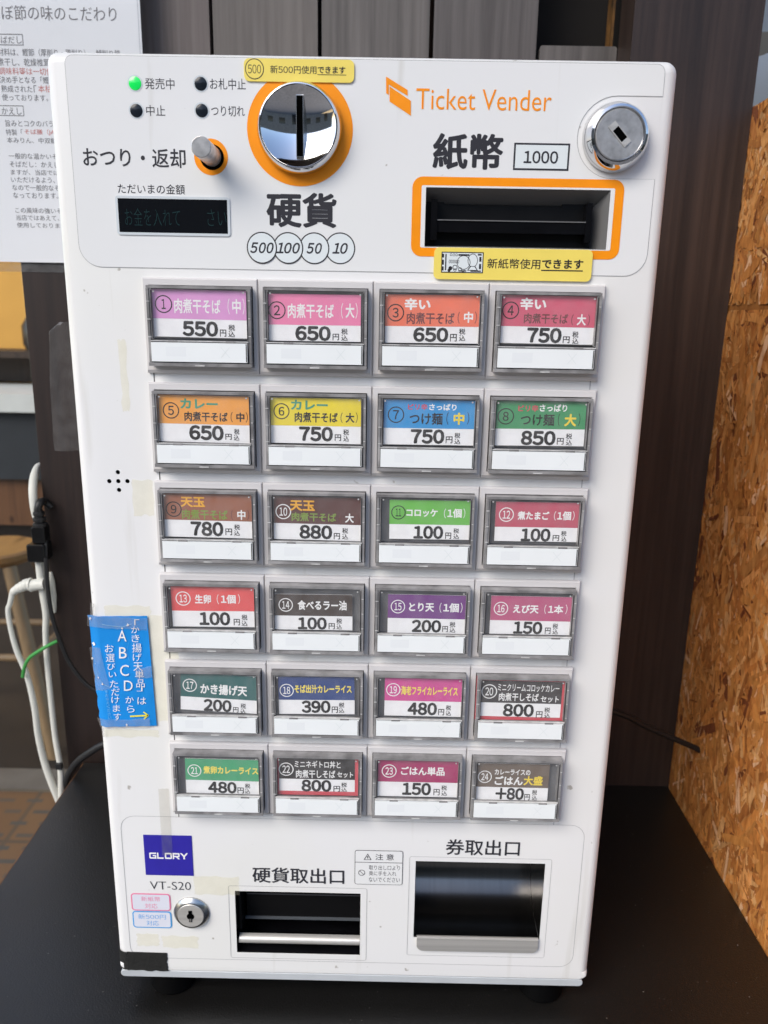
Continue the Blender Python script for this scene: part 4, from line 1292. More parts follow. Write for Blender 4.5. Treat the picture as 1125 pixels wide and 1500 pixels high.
    {'n': 23, 'card': (0.0066, 0.1634, 0.0558, 0.19), 'band': 0.1734, 'col': (166, 42, 98), 'ring': (0.0134, 0.1807, 0.0045), 'rcol': 'w', 'texts': (('ごはん単品', 'w', 0.03, (0.0205, 0.1781, 0.0469, 0.184)), ('150', 'k', 0.045, (0.0215, 0.1644, 0.039, 0.1731)), ('円', 'k', 0.015, (0.0406, 0.1647, 0.0443, 0.169)), ('税', 'k', 0.012, (0.0452, 0.1682, 0.0486, 0.1716)), ('込', 'k', 0.012, (0.0454, 0.1645, 0.0488, 0.1679))), 'border': None, 'rot': 0},
    {'n': 24, 'card': (0.0647, 0.1619, 0.1099, 0.1873), 'band': 0.1712, 'col': (106, 92, 80), 'ring': (0.0712, 0.1781, 0.0042), 'rcol': 'w', 'texts': (('カレーライスの', 'w', 0.025, (0.077, 0.1797, 0.0985, 0.1835)), ('ごはん', 'w', 0.035, (0.0773, 0.1728, 0.0943, 0.1789)), ('大盛', 'y', 0.035, (0.0948, 0.1729, 0.1063, 0.1793)), ('+80', 'k', 0.045, (0.0782, 0.1626, 0.0955, 0.1709)), ('円', 'k', 0.015, (0.0958, 0.1626, 0.0992, 0.1668)), ('税', 'k', 0.012, (0.1003, 0.1664, 0.1034, 0.1698)), ('込', 'k', 0.012, (0.1005, 0.1627, 0.1036, 0.1661))), 'border': None, 'rot': 0}]
COLNAME = {1: 'lilac pink', 2: 'pink', 3: 'orange red', 4: 'crimson pink', 5: 'orange', 6: 'yellow', 7: 'blue', 8: 'green', 9: 'brown', 10: 'dark brown',
           11: 'light green', 12: 'rose', 13: 'red', 14: 'black brown', 15: 'purple', 16: 'mauve', 17: 'teal', 18: 'navy', 19: 'hot pink', 20: 'black with red border',
           21: 'sea green', 22: 'black with red border', 23: 'magenta', 24: 'taupe'}
PRICES = [550, 650, 650, 750, 650, 750, 750, 850, 780, 880, 100, 100, 100, 100, 200, 150, 200, 390, 480, 800, 480, 800, 150, 80]
REDBORDER = mat('card_red_border', srgb((204, 72, 84)), .5)

rt0 = random.Random(11)
for d in CARDS:
    k = d['n'] - 1
    x, z, r_, c_ = cells[k]
    btn = link_mesh('selection_button', protos['bezel'], tm, (x, 0, z), 'menu button number %d with a %s card, priced %d yen' % (d['n'], COLNAME[d['n']], PRICES[k]))
    link_mesh('cover_frame', protos['cover'], btn, (x, 0, z))
    link_mesh('clear_cover', protos['sheet'], btn, (x, 0, z))
    link_mesh('sold_out_plate', protos['plate'], btn, (x, 0, z))
    mb = MB()
    cd = d['card']
    Y0 = -.0030
    bm_ = mat('card_band_%d' % d['n'], srgb(d['col']), .55, noise=.05, nscale=70)
    if d['border']:
        bb = d['border']
        mb.slab([(bb[0], bb[1]), (bb[2], bb[1]), (bb[2], bb[3]), (bb[0], bb[3])], Y0 + .0001, Y0 + .0005, REDBORDER)
    mb.slab([(cd[0], cd[1]), (cd[2], cd[1]), (cd[2], cd[3]), (cd[0], cd[3])], Y0, Y0 + .0003, PAPER)
    mb.rect((cd[0], d['band'], cd[2], cd[3]), Y0 - .00006, bm_)
    rx, rz, rr_ = d['ring']
    rm = INKS[d['rcol']]
    mb.ring(rx, rz, rr_ * .87, rr_, Y0 - .00012, rm, 36)
    s = str(d['n'])
    hw = rr_ * (.24 if s in ('1',) else .36 if len(s) == 1 else .50)
    if s == '11': hw = rr_ * .38
    mb.text(s, (rx - hw, rz - rr_ * .56, rx + hw, rz + rr_ * .56), Y0 - .00012, rm, .014)
    for t, ik, w_, bx in d['texts']:
        mb.text(t, bx, Y0 - .00012, INKS[ik], w_)
    mb.spin(range(len(mb.v)), (cd[0] + cd[2]) / 2, (cd[1] + cd[3]) / 2, d['rot'] or rt0.gauss(0, .35))
    build(mb, 'menu_card', btn)

# strip of panel visible between the rows, with its dark end gaps
for r_ in range(6):
    zt = ZTOP - PITCH * r_ - BARH
    for x in (-.1172, .1166):
        mb = MB()
        mb.rect((x - .00025, zt - .0049, x + .00025, zt - .0002), .00288, SMOKE_DK if x < 0 else OUTLINE)
        build(mb, 'panel_gap', tm)

# ------------------------------------------------------------------ labels and stickers on the machine
b = (-0.0646, 0.5567, -0.0108, 0.5668)
mb = MB()
g = list(mb.slab(rrect(b, .0026), .0019, .00262, YELLOW))
cx_, cz_ = (-0.0594, 0.5621)
g += mb.poly(circle(cx_, cz_, .0046), .00184, INK)
g += mb.poly(circle(cx_, cz_, .0042), .00180, YELLOW)
g += mb.text('500', (-0.0626, 0.5601, -0.0562, 0.5640), .00174, GREYINK, -.004)
g += mb.text('新500円使用', (-0.0517, 0.5603, -0.0292, 0.5638), .00184, INK, .004)
g += mb.text('できます', (-0.0286, 0.5606, -0.0151, 0.5637), .00184, INK, .025)
u = (-0.0287, 0.5599, -0.0147, 0.5602)
g += mb.rect(u, .00184, INK)
build(mb, 'coin_notice_sticker', tm, 'yellow sticker above the coin slot saying new 500 yen coins are accepted')

b = (0.0309, 0.4656, 0.1122, 0.4812)
mb = MB()
mb.slab(rrect(b, .0026), .0016, .00240, YELLOW)
n_ = (0.0347, 0.4688, 0.0563, 0.4791)
mb.rect(n_, .00154, INK); mb.rect(grow(n_, -.0005), .00150, PALEBLUE)
nw, nh = n_[2] - n_[0], n_[3] - n_[1]
def nb(a, b2, c, d2): return (n_[0] + a * nw, n_[1] + b2 * nh, n_[0] + c * nw, n_[1] + d2 * nh)
q = nb(.53, .5, .53, .5)
mb.ring(q[0], q[1], .0032, .0035, .00146, INK, 28)
# plain oval portrait with shoulders
p_ = nb(.745, .60, .745, .6)
mb.frame(circle(p_[0], p_[1], .0026, 24, .0034), circle(p_[0], p_[1], .0023, 24, .0031), .00146, INK)
mb.poly([(nb(.62, .12, 0, 0)[0], nb(0, .12, 0, 0)[1]), (nb(.88, .12, 0, 0)[0], nb(0, .12, 0, 0)[1]), (nb(.81, .34, 0, 0)[0], nb(0, .34, 0, 0)[1]), (nb(.69, .34, 0, 0)[0], nb(0, .34, 0, 0)[1])], .00146, INK)
mb.poly([(nb(.65, .15, 0, 0)[0], nb(0, .15, 0, 0)[1]), (nb(.85, .15, 0, 0)[0], nb(0, .15, 0, 0)[1]), (nb(.79, .31, 0, 0)[0], nb(0, .31, 0, 0)[1]), (nb(.71, .31, 0, 0)[0], nb(0, .31, 0, 0)[1])], .00143, PALEBLUE)
for a in ((.02, .1, .06, .3), (.02, .38, .06, .62), (.02, .72, .06, .9), (.09, .12, .12, .9), (.40, .82, .66, .9), (.86, .84, .95, .92), (.90, .55, .95, .78), (.90, .2, .95, .45), (.70, .07, .95, .13), (.42, .07, .60, .13)):
    mb.rect(nb(*a), .00146, INK)
for k in range(3):
    mb.outline(nb(.20 + .065 * k, .80, .25 + .065 * k, .92), .0003, .00022, .00146, INK)
for k in range(5):
    mb.outline(nb(.18 + .05 * k, .46, .22 + .05 * k, .62), .0003, .0002, .00146, INK)
for a, c_, r0 in ((.22, .22, .0010), (.33, .26, .0013), (.33, .14, .0008), (.45, .17, .0010), (.52, .12, .0008), (.19, .12, .0008)):
    q = nb(a, c_, a, c_)
    if a < .25: mb.poly(circle(q[0], q[1], r0, 16), .00146, INK)
    else: mb.ring(q[0], q[1], r0 * .72, r0, .00146, INK, 16)
mb.text('新紙幣使用', (0.0584, 0.4713, 0.0856, 0.4762), .00154, INK, .008)
mb.text('できます', (0.0864, 0.4717, 0.1076, 0.4763), .00154, INK, .03)
mb.rect((0.0862, 0.4705, 0.1076, 0.4711), .00154, INK)
build(mb, 'bill_notice_sticker', tm, 'yellow sticker under the bill slot with a banknote drawing')

b = (-0.1404, 0.0984, -0.1098, 0.1281)
mb = MB()
mb.rect(b, .0027, LOGOBLUE)
gb = (-0.1373, 0.1107, -0.1126, 0.1152)
gh = gb[3] - gb[1]; cw = (gb[2] - gb[0]) / 5.0; st_ = gh * .25
def bar(k, pts, i_):
    mb.add([(gb[0] + k * cw + p[0] * cw * .90, .00262 - i_ * 3e-6, gb[1] + p[1] * gh) for p in pts], [tuple(range(len(pts)))], WHITEINK)
def rc(a, b_, c, d): return [(a, b_), (c, b_), (c, d), (a, d)]
tw = .20
GLYPHS = {0: [rc(.08, .76, 1, 1), rc(0, .08, tw, .92), rc(.08, 0, 1, .24), rc(1 - tw, .1, 1, .58), rc(.5, .40, 1, .60)],
          1: [rc(0, 0, tw, 1), rc(0, 0, .92, .24)],
          2: [rc(.08, .76, .92, 1), rc(0, .08, tw, .92), rc(.08, 0, .92, .24), rc(1 - tw, .08, 1, .92)],
          3: [rc(0, 0, tw, 1), rc(0, .76, .94, 1), rc(1 - tw, .44, 1, .92), rc(0, .32, .94, .54), [(.45, .34), (.72, .34), (1.04, 0), (.76, 0)]],
          4: [[(-.06, 1), (.20, 1), (.62, .48), (.40, .40)], [(.84, 1), (1.10, 1), (.64, .40), (.42, .48)], rc(.41, 0, .63, .50)]}
for k, gl_ in GLYPHS.items():
    for i_, pts in enumerate(gl_): bar(k, pts, i_)
build(mb, 'maker_plate', tm, 'square blue maker plate with white letters')
for nm, fr, line, t1, b1, t2, b2 in (
        ('bill_badge', (-0.1510, 0.0712, -0.1256, 0.0844), PINKLINE, '新紙幣', (-0.1445, 0.0786, -0.1321, 0.0821), '対応', (-0.1423, 0.0731, -0.1342, 0.0769)),
        ('coin_badge', (-0.1509, 0.0579, -0.1256, 0.0709), BLUELINE, '新500円', (-0.1472, 0.0648, -0.1292, 0.0685), '対応', (-0.1420, 0.0599, -0.1341, 0.0637))):
    mb = MB()
    mb.poly(rrect(fr, .0022), .0027, line)
    mb.poly(rrect(grow(fr, -.0008), .0015), .00262, BADGEFILL)
    mb.text(t1, b1, .00256, line, -.004); mb.text(t2, b2, .00256, line, -.004)
    build(mb, nm, tm, 'pink outlined badge for new banknotes' if line is PINKLINE else 'blue outlined badge for new 500 yen coins')

b = (-0.0071, 0.0948, 0.0234, 0.1202)
mb = MB()
mb.poly(rrect(b, .0015), .0027, GREYINK); mb.poly(rrect(grow(b, -.00035), .0012), .00262, FILM)
zz = (-0.0071, 0.1112, 0.0233, 0.1116)
mb.rect((b[0], zz[1], b[2], zz[3]), .00256, GREYINK)
tr_ = (-0.0015, 0.1132, 0.0036, 0.1179)
def tri(bb, y, m): mb.poly([(bb[0], bb[1]), (bb[2], bb[1]), ((bb[0] + bb[2]) / 2, bb[3])], y, m)
tri(tr_, .00256, GREYINK)
tri((tr_[0] + .0008, tr_[1] + .0004, tr_[2] - .0008, tr_[3] - .0009), .00252, FILM)
mb.text('!', (tr_[0] + .0020, tr_[1] + .0009, tr_[2] - .0020, tr_[3] - .0020), .00248, GREYINK)
mb.text('注 意', (0.0059, 0.1133, 0.0176, 0.1178), .00256, GREYINK, .006)
pc = (-0.0026, 0.1036)
mb.ring(pc[0], pc[1], .0018, .0022, .00256, GREYINK, 24)
g = mb.rect((pc[0] - .0019, pc[1] - .0002, pc[0] + .0019, pc[1] + .0002), .00255, GREYINK); mb.spin(g, pc[0], pc[1], -45)
mb.text('取り出し口より', (0.0019, 0.1059, 0.0216, 0.1094), .00256, GREYINK)
mb.text('奥に手を入れ', (0.0019, 0.1017, 0.0194, 0.1050), .00256, GREYINK)
mb.text('ないでください', (0.0020, 0.0969, 0.0218, 0.1005), .00256, GREYINK)
build(mb, 'caution_sticker', tm, 'small outlined caution sticker between the two outlets')

# tape remains
rt = random.Random(3)
def ragged(b_, jag, n=14, sides='lr'):
    x0, z0, x1, z1 = b_
    pts = []
    for k in range(n): pts.append((x0 + (x1 - x0) * k / n, z0 + (rt.uniform(-jag, jag) if 'b' in sides else 0)))
    for k in range(n): pts.append((x1 + (rt.uniform(-jag, jag) if 'r' in sides else 0), z0 + (z1 - z0) * k / n))
    for k in range(n): pts.append((x1 - (x1 - x0) * k / n, z1 + (rt.uniform(-jag, jag) if 't' in sides else 0)))
    for k in range(n): pts.append((x0 + (rt.uniform(-jag, jag) if 'l' in sides else 0), z1 - (z1 - z0) * k / n))
    return pts

b = (-0.1585, 0.0243, -0.1303, 0.0386)
mb = MB()
g = mb.slab(ragged((MX0 + .0060, b[1], b[2], b[3]), .0006, 10, 'rb'), .0025, .0029, BLACKTAPE)
mb.spin(g, b[0], b[1], -.6)
lp = [[(MX0 + .0060 - .0068 * math.sin(a), .00248 + .0064 * (1 - math.cos(a)), z_) for a in [R(90 * k / 6) for k in range(7)]] for z_ in (b[1], b[3])]
mb.loops([list(t) for t in zip(*lp)], BLACKTAPE, closed=False)
build(mb, 'black_tape', tm, 'torn strip of black tape round the lower left corner')
for bb in ((-0.1100, 0.0847, -0.0813, 0.0983), (-0.1327, 0.0425, -0.1091, 0.0520), (-0.1491, 0.0441, -0.1348, 0.0531), (-0.1335, 0.2081, -0.1125, 0.2760), (-0.1535, 0.2753, -0.1268, 0.2815), (-0.1599, 0.1967, -0.1267, 0.2019), (-0.1351, 0.3942, -0.1313, 0.4319), (-0.1330, 0.3359, -0.1211, 0.3563)):
    mb = MB()
    mb.poly(ragged(bb, .0007, 8, 'lrtb'), .00258, GUM)
    build(mb, 'tape_residue', tm)
mb = MB()
bb = (-0.1289, 0.1134, -0.1223, 0.1614)
mb.poly(ragged(bb, .0004, 8, 'tb'), .00240, TAPE)
build(mb, 'old_clear_tape', tm, 'narrow strip of old clear tape running down over the blue maker plate')
# loose flap of clear tape on the left edge
mb = MB()
zt, zb = (-0.1719, 0.3703, -0.1601, 0.4405)[3], (-0.1719, 0.3703, -0.1601, 0.4405)[1]
n = 14; lp = []
for k in range(n + 1):
    t = k / n
    z_ = zb + (zt - zb) * t
    wv = .0006 * math.sin(9 * t) 
    wid = .0155 - .0035 * t if t < .93 else .0155 - .0035 * t - .09 * (t - .93)
    wid = wid if t > .02 else wid - .001
    lp.append([(MX0 - .0002, .0140, z_), (MX0 - .0006 - wv, .0105, z_ + .0004), (MX0 - wid * .45 + wv, .0100, z_), (MX0 - wid * .62 - wv, .0092, z_), (MX0 - wid, .0096 + wv, z_)])
mb.loops(lp, TAPE, closed=False)
build(mb, 'tape_flap', tm, 'loose flap of clear tape sticking out from the left edge')

# ------------------------------------------------------------------ blue paper notice taped to the machine
nt_o = None
nq = [(-0.1639, 0.2747), (-0.1288, 0.2757), (-0.1272, 0.2049), (-0.1619, 0.2032)]   # TL TR BR BL
def npos(u, v):
    a = Vector(nq[0]) * (1 - u) + Vector(nq[1]) * u
    b2 = Vector(nq[3]) * (1 - u) + Vector(nq[2]) * u
    return a * (1 - v) + b2 * v
def curl(x):
    t = MX0 + .0058 - x                           # follows the rounded edge of the door, then stands off it
    if t <= 0: return 0
    return .0058 - math.sqrt(.0058 ** 2 - min(t, .0046) ** 2) - .0002 * min(1, t / .002)
mb = MB()
nu, nv = 16, 22
rows = []
for j in range(nv + 1):
    row = []
    for i in range(nu + 1):
        p = npos(i / nu, j / nv)
        bump_ = .00022 * math.sin(i * 1.7 + j * .9) * math.sin(j * .6 + 1)
        jx_ = rt.uniform(-.0005, .0003) if i == 0 else 0
        row.append((p.x + jx_, .0019 + bump_ + curl(p.x), p.y))
    rows.append(row)
for row in rows: pass
mb.loops(rows, NOTICEBLUE, closed=False)
notice = build(mb, 'paper_notice')
tag(notice, 'crumpled bright blue paper notice taped to the lower left edge of the ticket machine', 'notice')
WPOS[notice.name] = notice.location.copy()
tx = MB()
def ntext(s, x, y, hw, hh, m, w=0.0, dy=.0012):
    b_ = None
    for ch_m in (text_mesh(s, w),):
        vs, fs, em = ch_m
        out = []
        for v in vs:
            U_ = ((x - hw + v[0] * 2 * hw), (y + hh - v[1] * 2 * hh))
            px_, pz_ = n_at(*U_)
            out.append((px_, .0019 - .00045 - v[2] + curl(px_), pz_))
        tx.add(out, fs, m)
_o = (-0.1659, 0.2844); _x = (-0.1185, 0.2854); _y = (-0.1733, 0.1916); _xy = (-0.1235, 0.1927)
def n_at(x, y):
    u, v = x / 857.0, y / 1500.0
    p = (Vector(_o) * (1 - u) + Vector(_x) * u) * (1 - v) + (Vector(_y) * (1 - u) + Vector(_xy) * u) * v
    return p.x, p.y
for ch, x, y, hw, hh in (('「', 575, 215, 26, 30), ('か', 560, 290, 42, 34), ('き', 563, 378, 42, 38), ('揚', 575, 475, 50, 46), ('げ', 580, 572, 46, 40), ('天', 588, 668, 48, 44), ('単', 603, 750, 46, 42), ('品', 615, 845, 44, 42), ('」', 605, 905, 30, 22), ('は', 628, 1028, 46, 38)):
    ntext(ch, x, y, hw, hh, WHITEINK)
for ch, x, y, hw, hh in (('A', 422, 352, 46, 56), ('B', 430, 525, 40, 58), ('C', 447, 708, 46, 58), ('D', 487, 868, 46, 54), ('か', 500, 1018, 44, 36), ('ら', 512, 1115, 40, 38)):
    ntext(ch, x, y, hw, hh, WHITEINK, .002 if ch in 'ABCD' else 0)
for ch, x, y, hw, hh in (('お', 288, 480, 46, 40), ('選', 298, 578, 46, 42), ('び', 308, 668, 42, 34), ('い', 322, 752, 40, 28), ('た', 338, 850, 44, 38), ('だ', 352, 935, 44, 38), ('け', 352, 1020, 42, 36), ('ま', 362, 1108, 38, 36), ('す', 372, 1200, 38, 38)):
    ntext(ch, x, y, hw, hh, WHITEINK)
SOFTPALE = mat('faded_ink_crease_light', srgb((120, 190, 232)), .5)
for k, ch in enumerate('をお伝えください'):
    ntext(ch, 258 + k * 5, 930 + k * 40, 17, 15, SOFTPALE)
YEL = mat('arrow_yellow', srgb((246, 232, 60)), .5)
for pa in ([(505, 1186), (505, 1202), (690, 1192), (690, 1176)], [(640, 1150), (650, 1143), (700, 1180), (690, 1190)], [(690, 1178), (700, 1186), (655, 1226), (645, 1218)]):
    v = [n_at(*p) for p in pa]
    tx.add([(p[0], .0014 + curl(p[0]) - .00003 * len(tx.f) / 1e6, p[1]) for p in v], [(0, 1, 2, 3)], YEL)
build(tx, 'notice_writing', notice)
tw_ = MB()
for cx_, cy_, r0_ in ((112, 445, 22), (95, 600, 16), (72, 190, 15), (165, 790, 13), (215, 850, 12), (128, 655, 8), (470, 1290, 14), (480, 240, 16), (420, 275, 12)):
    pts_ = []
    for k in range(9):
        a = 2 * math.pi * k / 9
        q_ = n_at(cx_ + r0_ * rt.uniform(.3, 1.1) * math.cos(a), cy_ + r0_ * rt.uniform(.3, 1.3) * math.sin(a))
        pts_.append((q_[0], .00146 + curl(q_[0]), q_[1]))
    tw_.add(pts_, [tuple(range(9))], WHITEINK)
for pth in ([(120, 700), (165, 790), (220, 850), (300, 890)], [(210, 235), (300, 250), (420, 262), (520, 232)], [(490, 420), (470, 520), (500, 610)]):  # pale streaks painted as highlights along the paper's creases
    for (xa, ya), (xb, yb) in zip(pth, pth[1:]):
        v_ = [n_at(xa, ya - 3), n_at(xb, yb - 3), n_at(xb, yb + 3), n_at(xa, ya + 3)]
        tw_.add([(p[0], .00148 + curl(p[0]), p[1]) for p in v_], [(0, 1, 2, 3)], SOFTPALE)
build(tw_, 'torn_spots_crease_lights', notice)
tp = MB()
def tape_patch(pa, y):
    n_ = 12; rows_ = []
    for j in range(5):
        r2 = []
        for i in range(n_ + 1):
            u, v = i / n_, j / 4
            x_ = (pa[0][0] * (1 - u) + pa[1][0] * u) * (1 - v) + (pa[3][0] * (1 - u) + pa[2][0] * u) * v
            y_ = (pa[0][1] * (1 - u) + pa[1][1] * u) * (1 - v) + (pa[3][1] * (1 - u) + pa[2][1] * u) * v
            q = n_at(x_ + rt.uniform(-6, 6), y_ + rt.uniform(-6, 6))
            r2.append((q[0], y + curl(q[0]) + rt.uniform(-.00012, .00012), q[1]))
        rows_.append(r2)
    tp.loops(rows_, TAPE2, closed=False)
tape_patch([(40, 150), (690, 165), (690, 290), (45, 262)], .0009)
tape_patch([(150, 1225), (715, 1218), (725, 1315), (185, 1325)], .0009)
tape_patch([(62, 480), (190, 470), (300, 900), (132, 930)], .0013)
tape_patch([(560, 690), (730, 660), (735, 780), (570, 790)], .0009)
tape_patch([(78, 28), (128, 28), (130, 150), (78, 160)], .0012)
tape_patch([(190, 1328), (240, 1328), (238, 1418), (205, 1420)], .0012)
build(tp, 'clear_tape', notice)

# ------------------------------------------------------------------ laminated poster on the wall, top left
ps = MB()
PY = .2775
LAM = mat('laminated_paper', (.84, .85, .86), .12, coat=.6)
q = [(-0.3695, 0.2775, 0.4842), (-0.2686, 0.2775, 0.4864), (-0.1948, 0.2775, 0.6274), (-0.1966, 0.2775, 0.7146), (-0.3361, 0.2775, 0.7127)]
pz0 = (-0.3045, 0.2775, 0.4858)[2]; pz1 = .78
px0 = -.40; px1 = -.1955
ps.slab([(px0, pz0), (px1, pz0), (px1, pz1), (px0, pz1)], PY, PY + .0012, LAM)
ps.rect((px1 - .0022, pz0 + .003, px1 - .0014, pz1 - .003), PY - .0001, mat('lamination_seal', (.60, .61, .63), .15))
poster = build(ps, 'menu_poster')
tag(poster, 'white laminated poster of small Japanese text behind the upper left corner of the ticket machine', 'poster')
WPOS[poster.name] = poster.location.copy()
PINK = mat('poster_red', srgb((205, 120, 112)), .5)
PINKB = mat('poster_grey', srgb((112, 110, 112)), .5)
pw = MB()
YQ = PY - .0002
_a = (-0.3067, 0.2773, 0.6846); _b = (-0.1847, 0.2773, 0.6863); _c = (-0.3285, 0.2773, 0.4809); _d = (-0.1964, 0.2773, 0.4831)
def p_at(x, y):
    u, v = x / 800.0, y / 1400.0
    p = (Vector(_a) * (1 - u) + Vector(_b) * u) * (1 - v) + (Vector(_c) * (1 - u) + Vector(_d) * u) * v
    return p.x, p.z
def ptext(s, x0, y0, x1, y1, m, w=-.004):
    """level line of writing: the box is taken at the middle of the line"""
    ym = (y0 + y1) / 2
    A, B = p_at(x0, ym), p_at(x1, ym)
    z = (A[1] + B[1]) / 2
    h = p_at((x0 + x1) / 2, y0)[1] - p_at((x0 + x1) / 2, y1)[1]
    pw.text(s, (A[0], z - h / 2, B[0], z + h / 2), YQ, m, w)
ptext('ぼ節の味のこだわり', 8, 28, 608, 100, PINKB, -.004)
for bb in ((-60, 166, 120, 222), (-60, 526, 124, 580)):
    A, B = p_at(bb[0], (bb[1] + bb[3]) / 2), p_at(bb[2], (bb[1] + bb[3]) / 2)
    z0_ = p_at(bb[2], bb[3])[1]; z1_ = p_at(bb[2], bb[1])[1]
    pw.outline((A[0], z0_, B[0], z1_), .0001, .0005, YQ, PINKB)
ptext('ばだし', 4, 176, 112, 212, PINKB)
ptext('材料は、鰹節（厚削り・薄削り）、鯖削り節、', -12, 240, 640, 278, PINKB)
ptext('煮干し、乾燥椎茸、昆布を', -12, 288, 392, 326, PINKB)
ptext('調味料等は一切使わず', -6, 334, 345, 370, PINK)
ptext('決め手となる「鰹節」は', -2, 378, 350, 413, PINKB)
ptext('熟成された', 6, 422, 168, 458, PINKB); ptext('「', 176, 422, 190, 458, PINKB); ptext('本枯節', 200, 422, 305, 458, PINK)
ptext('使っております。', 10, 468, 250, 502, PINKB)
ptext('かえし', 8, 536, 112, 572, PINKB)
ptext('旨みとコクのバランス', 28, 602, 345, 636, PINKB)
ptext('特製「', 30, 648, 118, 680, PINKB); ptext('そば膳（JAS', 128, 648, 300, 680, PINK)
ptext('本みりん、中双糖を', 36, 692, 325, 722, PINKB)
for s, x0, y0, x1, y1 in (('一般的な温かいそばは', 45, 775, 365, 806), ('そばだし：かえしの', 50, 818, 340, 849), ('ますが、当店では濃く', 56, 862, 365, 891), ('いただけるよう、また', 58, 902, 368, 932),
                          ('なので一般的なそばと', 64, 943, 372, 975), ('なっております。', 68, 985, 305, 1016), ('この風味の強いそばを', 80, 1068, 384, 1098), ('当店ではあえて、麺も', 84, 1108, 388, 1138), ('使用しております。', 88, 1150, 360, 1178)):
    ptext(s, x0, y0, x1, y1, PINKB)
build(pw, 'poster_writing', poster)
mb = MB(); mb.box(px0, px1, .2793, .2799, pz0 - .008, pz0 - .0002, clear_sheet('poster_shade_strip', (.85, .85, .85), .05, .1, .06)); build(mb, 'poster_shade_strip', poster)  # grey strip standing in for the shadow along the poster's bottom

# ------------------------------------------------------------------ cables left of the post
CW = mat('cable_white', (.66, .66, .60), .45)
CB = mat('cable_black', (.012, .012, .013), .45)
CG = mat('cable_tie_green', (.05, .30, .06), .5)
mb = MB()
mb.tube([(-0.3177, 0.3000, 0.3041), (-0.3193, 0.2920, 0.3040), (-0.3188, 0.2820, 0.2972), (-0.3166, 0.2720, 0.2860), (-0.3151, 0.2680, 0.2705), (-0.3139, 0.2680, 0.2581)], [.0018, .0028, .0036, .0038, .0036, .0030], CW)
tag(build(mb, 'cable_loop'), 'white cable loop bulging past the left post above the black plug', 'cable')
pl = empty('power_plug', (-0.3163, 0.2680, 0.2275))
tag(pl, 'black power plug in a tap, hanging beside the left post', 'plug')
mb = MB(); a = (-0.3207, 0.2580, 0.2211); b2 = (-0.3043, 0.2580, 0.2382)
mb.slab(rrect((a[0], a[2], b2[0], b2[2]), .002), .2560, .2735, BLACKSATIN, .001)
a2 = (-0.3176, 0.2555, 0.2240); b3 = (-0.3049, 0.2555, 0.2369); build(mb, 'socket_body', pl)
mb = MB(); a = (-0.3158, 0.2580, 0.2385); b2 = (-0.3038, 0.2580, 0.2543)
mb.slab(rrect((a[0], a[2], b2[0], b2[2]), .0015), .2585, .2705, BLACKSATIN, .0008); build(mb, 'plug_body', pl)
mb = MB()
for k in range(3):
    a = (-0.3142, 0.2600, 0.2540); 
    zc = (-0.3096, 0.2600, 0.2552)[2] + k * .0052; xc = (-0.3093, 0.2600, 0.2552)[0] - k * .0002
    mb.lathe_z(xc, .2645, [(0, zc - .0016), (.0062 - .0007 * k, zc - .0016), (.0066 - .0007 * k, zc), (.0062 - .0007 * k, zc + .0018), (.004, zc + .0022), (.004, zc + .0036), (0, zc + .0036)], CB, 20)
build(mb, 'strain_relief', pl)
mb = MB()
mb.tube([(-0.3108, 0.2645, 0.2632), (-0.3096, 0.2645, 0.2715), (-0.3085, 0.2680, 0.2758), (-0.3084, 0.2760, 0.2739), (-0.3039, 0.2785, 0.2681)], .0036, CB)
build(mb, 'cord', pl)
mb = MB()
mb.tube([(-0.3144, 0.2660, 0.2191), (-0.3143, 0.2660, 0.2046), (-0.3138, 0.2660, 0.1883), (-0.3129, 0.2660, 0.1664), (-0.3150, 0.2660, 0.1463), (-0.3162, 0.2660, 0.1158), (-0.3162, 0.2660, 0.0847), (-0.3158, 0.2660, 0.0392), (-0.3136, 0.2660, 0.0018), (-0.3157, 0.2660, -0.0317), (-0.3185, 0.2660, -0.0635)],
        [.0038, .0038, .0036, .0032, .0029, .0028, .0028, .0028, .0030, .0032, .0032], CW)
p = (-0.3126, 0.2605, 0.0066)
mb.box(p[0] - .003, p[0] + .003, p[1] - .0006, p[1] + .003, p[2] - .003, p[2] + .003, CB)
tag(build(mb, 'extension_cable'), 'straight white cable hanging down beside the left post with a black mark near its foot', 'cable')
mb = MB()
wl = empty('angled_plug_cable', (-0.3257, 0.2620, 0.1972))
tag(wl, 'cream cable with a ribbed angled plug, outermost of the cables by the left post', 'cable')
mb.tube([(-0.3093, 0.2620, 0.1984), (-0.3175, 0.2620, 0.1975), (-0.3233, 0.2620, 0.1961)], [.0054, .0054, .0058], CW)
build(mb, 'plug', wl)
mb = MB()
rb = [(-0.3221, 0.2620, 0.1978), (-0.3257, 0.2620, 0.1977), (-0.3294, 0.2620, 0.1960), (-0.3332, 0.2620, 0.1943), (-0.3370, 0.2620, 0.1921), (-0.3415, 0.2620, 0.1882)]
pts, rads = [], []
for i in range(len(rb) - 1):
    A, B = Vector(rb[i]), Vector(rb[i + 1])
    for k in range(4):
        pts.append(tuple(A.lerp(B, k / 4))); rads.append((.0062 - .0006 * i) * (1 if k < 3 else .84))
mb.tube(pts, rads, CW, sub=1)
build(mb, 'ribbed_sleeve', wl)
mb = MB()
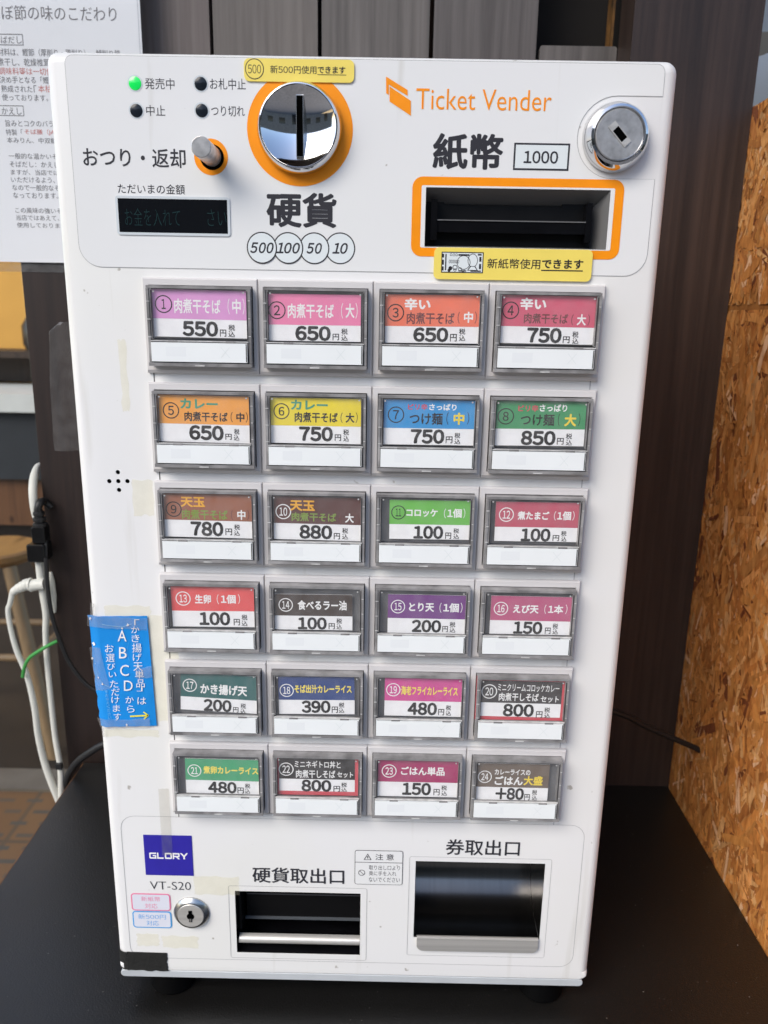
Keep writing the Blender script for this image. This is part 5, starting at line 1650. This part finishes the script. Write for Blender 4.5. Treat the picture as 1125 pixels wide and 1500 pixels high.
mb.tube([(-0.3407, 0.2620, 0.1893), (-0.3439, 0.2620, 0.1783), (-0.3466, 0.2620, 0.1707), (-0.3458, 0.2620, 0.1516), (-0.3424, 0.2620, 0.1302), (-0.3350, 0.2620, 0.1041), (-0.3311, 0.2620, 0.0708), (-0.3314, 0.2640, 0.0400), (-0.3290, 0.2660, 0.0086), (-0.3233, 0.2660, -0.0174), (-0.3153, 0.2660, -0.0463)],
        [.0026, .0024, .0024, .0024, .0026, .0028, .0031, .0033, .0034, .0035, .0035], CW)
build(mb, 'cable', wl)
mb = MB()
mb.tube([(-0.3011, 0.2580, 0.1426), (-0.3082, 0.2545, 0.1397), (-0.3170, 0.2530, 0.1344), (-0.3266, 0.2530, 0.1272), (-0.3321, 0.2535, 0.1182), (-0.3364, 0.2560, 0.1060)], .0017, CG, n=8)
tag(build(mb, 'cable_tie'), 'green twist tie round the white cables left of the ticket machine', 'cable tie')
mb = MB()
mb.tube([(-0.3080, 0.2720, 0.2487), (-0.3048, 0.2620, 0.2380), (-0.3045, 0.2580, 0.2182), (-0.3030, 0.2560, 0.2252), (-0.3041, 0.2560, 0.1967), (-0.3024, 0.2560, 0.1677), (-0.2972, 0.2570, 0.1420), (-0.2897, 0.2580, 0.1180), (-0.2719, 0.2590, 0.0938), (-0.2326, 0.2590, 0.0769)], .0020, CB)
tag(build(mb, 'black_cord'), 'black cord curving down from the power plug and in behind the blue notice', 'cord')
mb = MB()
mb.tube([(-0.3109, 0.2795, 0.2044), (-0.3105, 0.2785, 0.1948), (-0.3100, 0.2780, 0.1806), (-0.3106, 0.2790, 0.1634)], [.0012, .0030, .0032, .0016], CW, n=8)
tag(build(mb, 'cable_clip'), 'thin white cable clip on the face of the left post', 'cable clip')
mb = MB()
mb.tube([(-0.2314, 0.2500, 0.0506), (-0.2605, 0.2500, 0.0397), (-0.2763, 0.2520, 0.0290), (-0.2922, 0.2580, 0.0145), (-0.3056, 0.2640, -0.0050), (-0.3154, 0.2720, -0.0334), (-0.3208, 0.2740, -0.0620)], .0034, CB)
tag(build(mb, 'black_cord'), 'thick black cord looping over the back left corner of the table', 'cord')
mb = MB()
a = (0.2922, 0.2045, 0.0743)
mb.tube([(.13, .185, .135), (0.2071, 0.1900, 0.1183), (0.2418, 0.1950, 0.1005), (.2700, .199, .0865), a, (.300, .201, .070)], .0026, CB)
tag(build(mb, 'black_cord'), 'black cord running from behind the ticket machine into a hole in the particle board', 'cord')
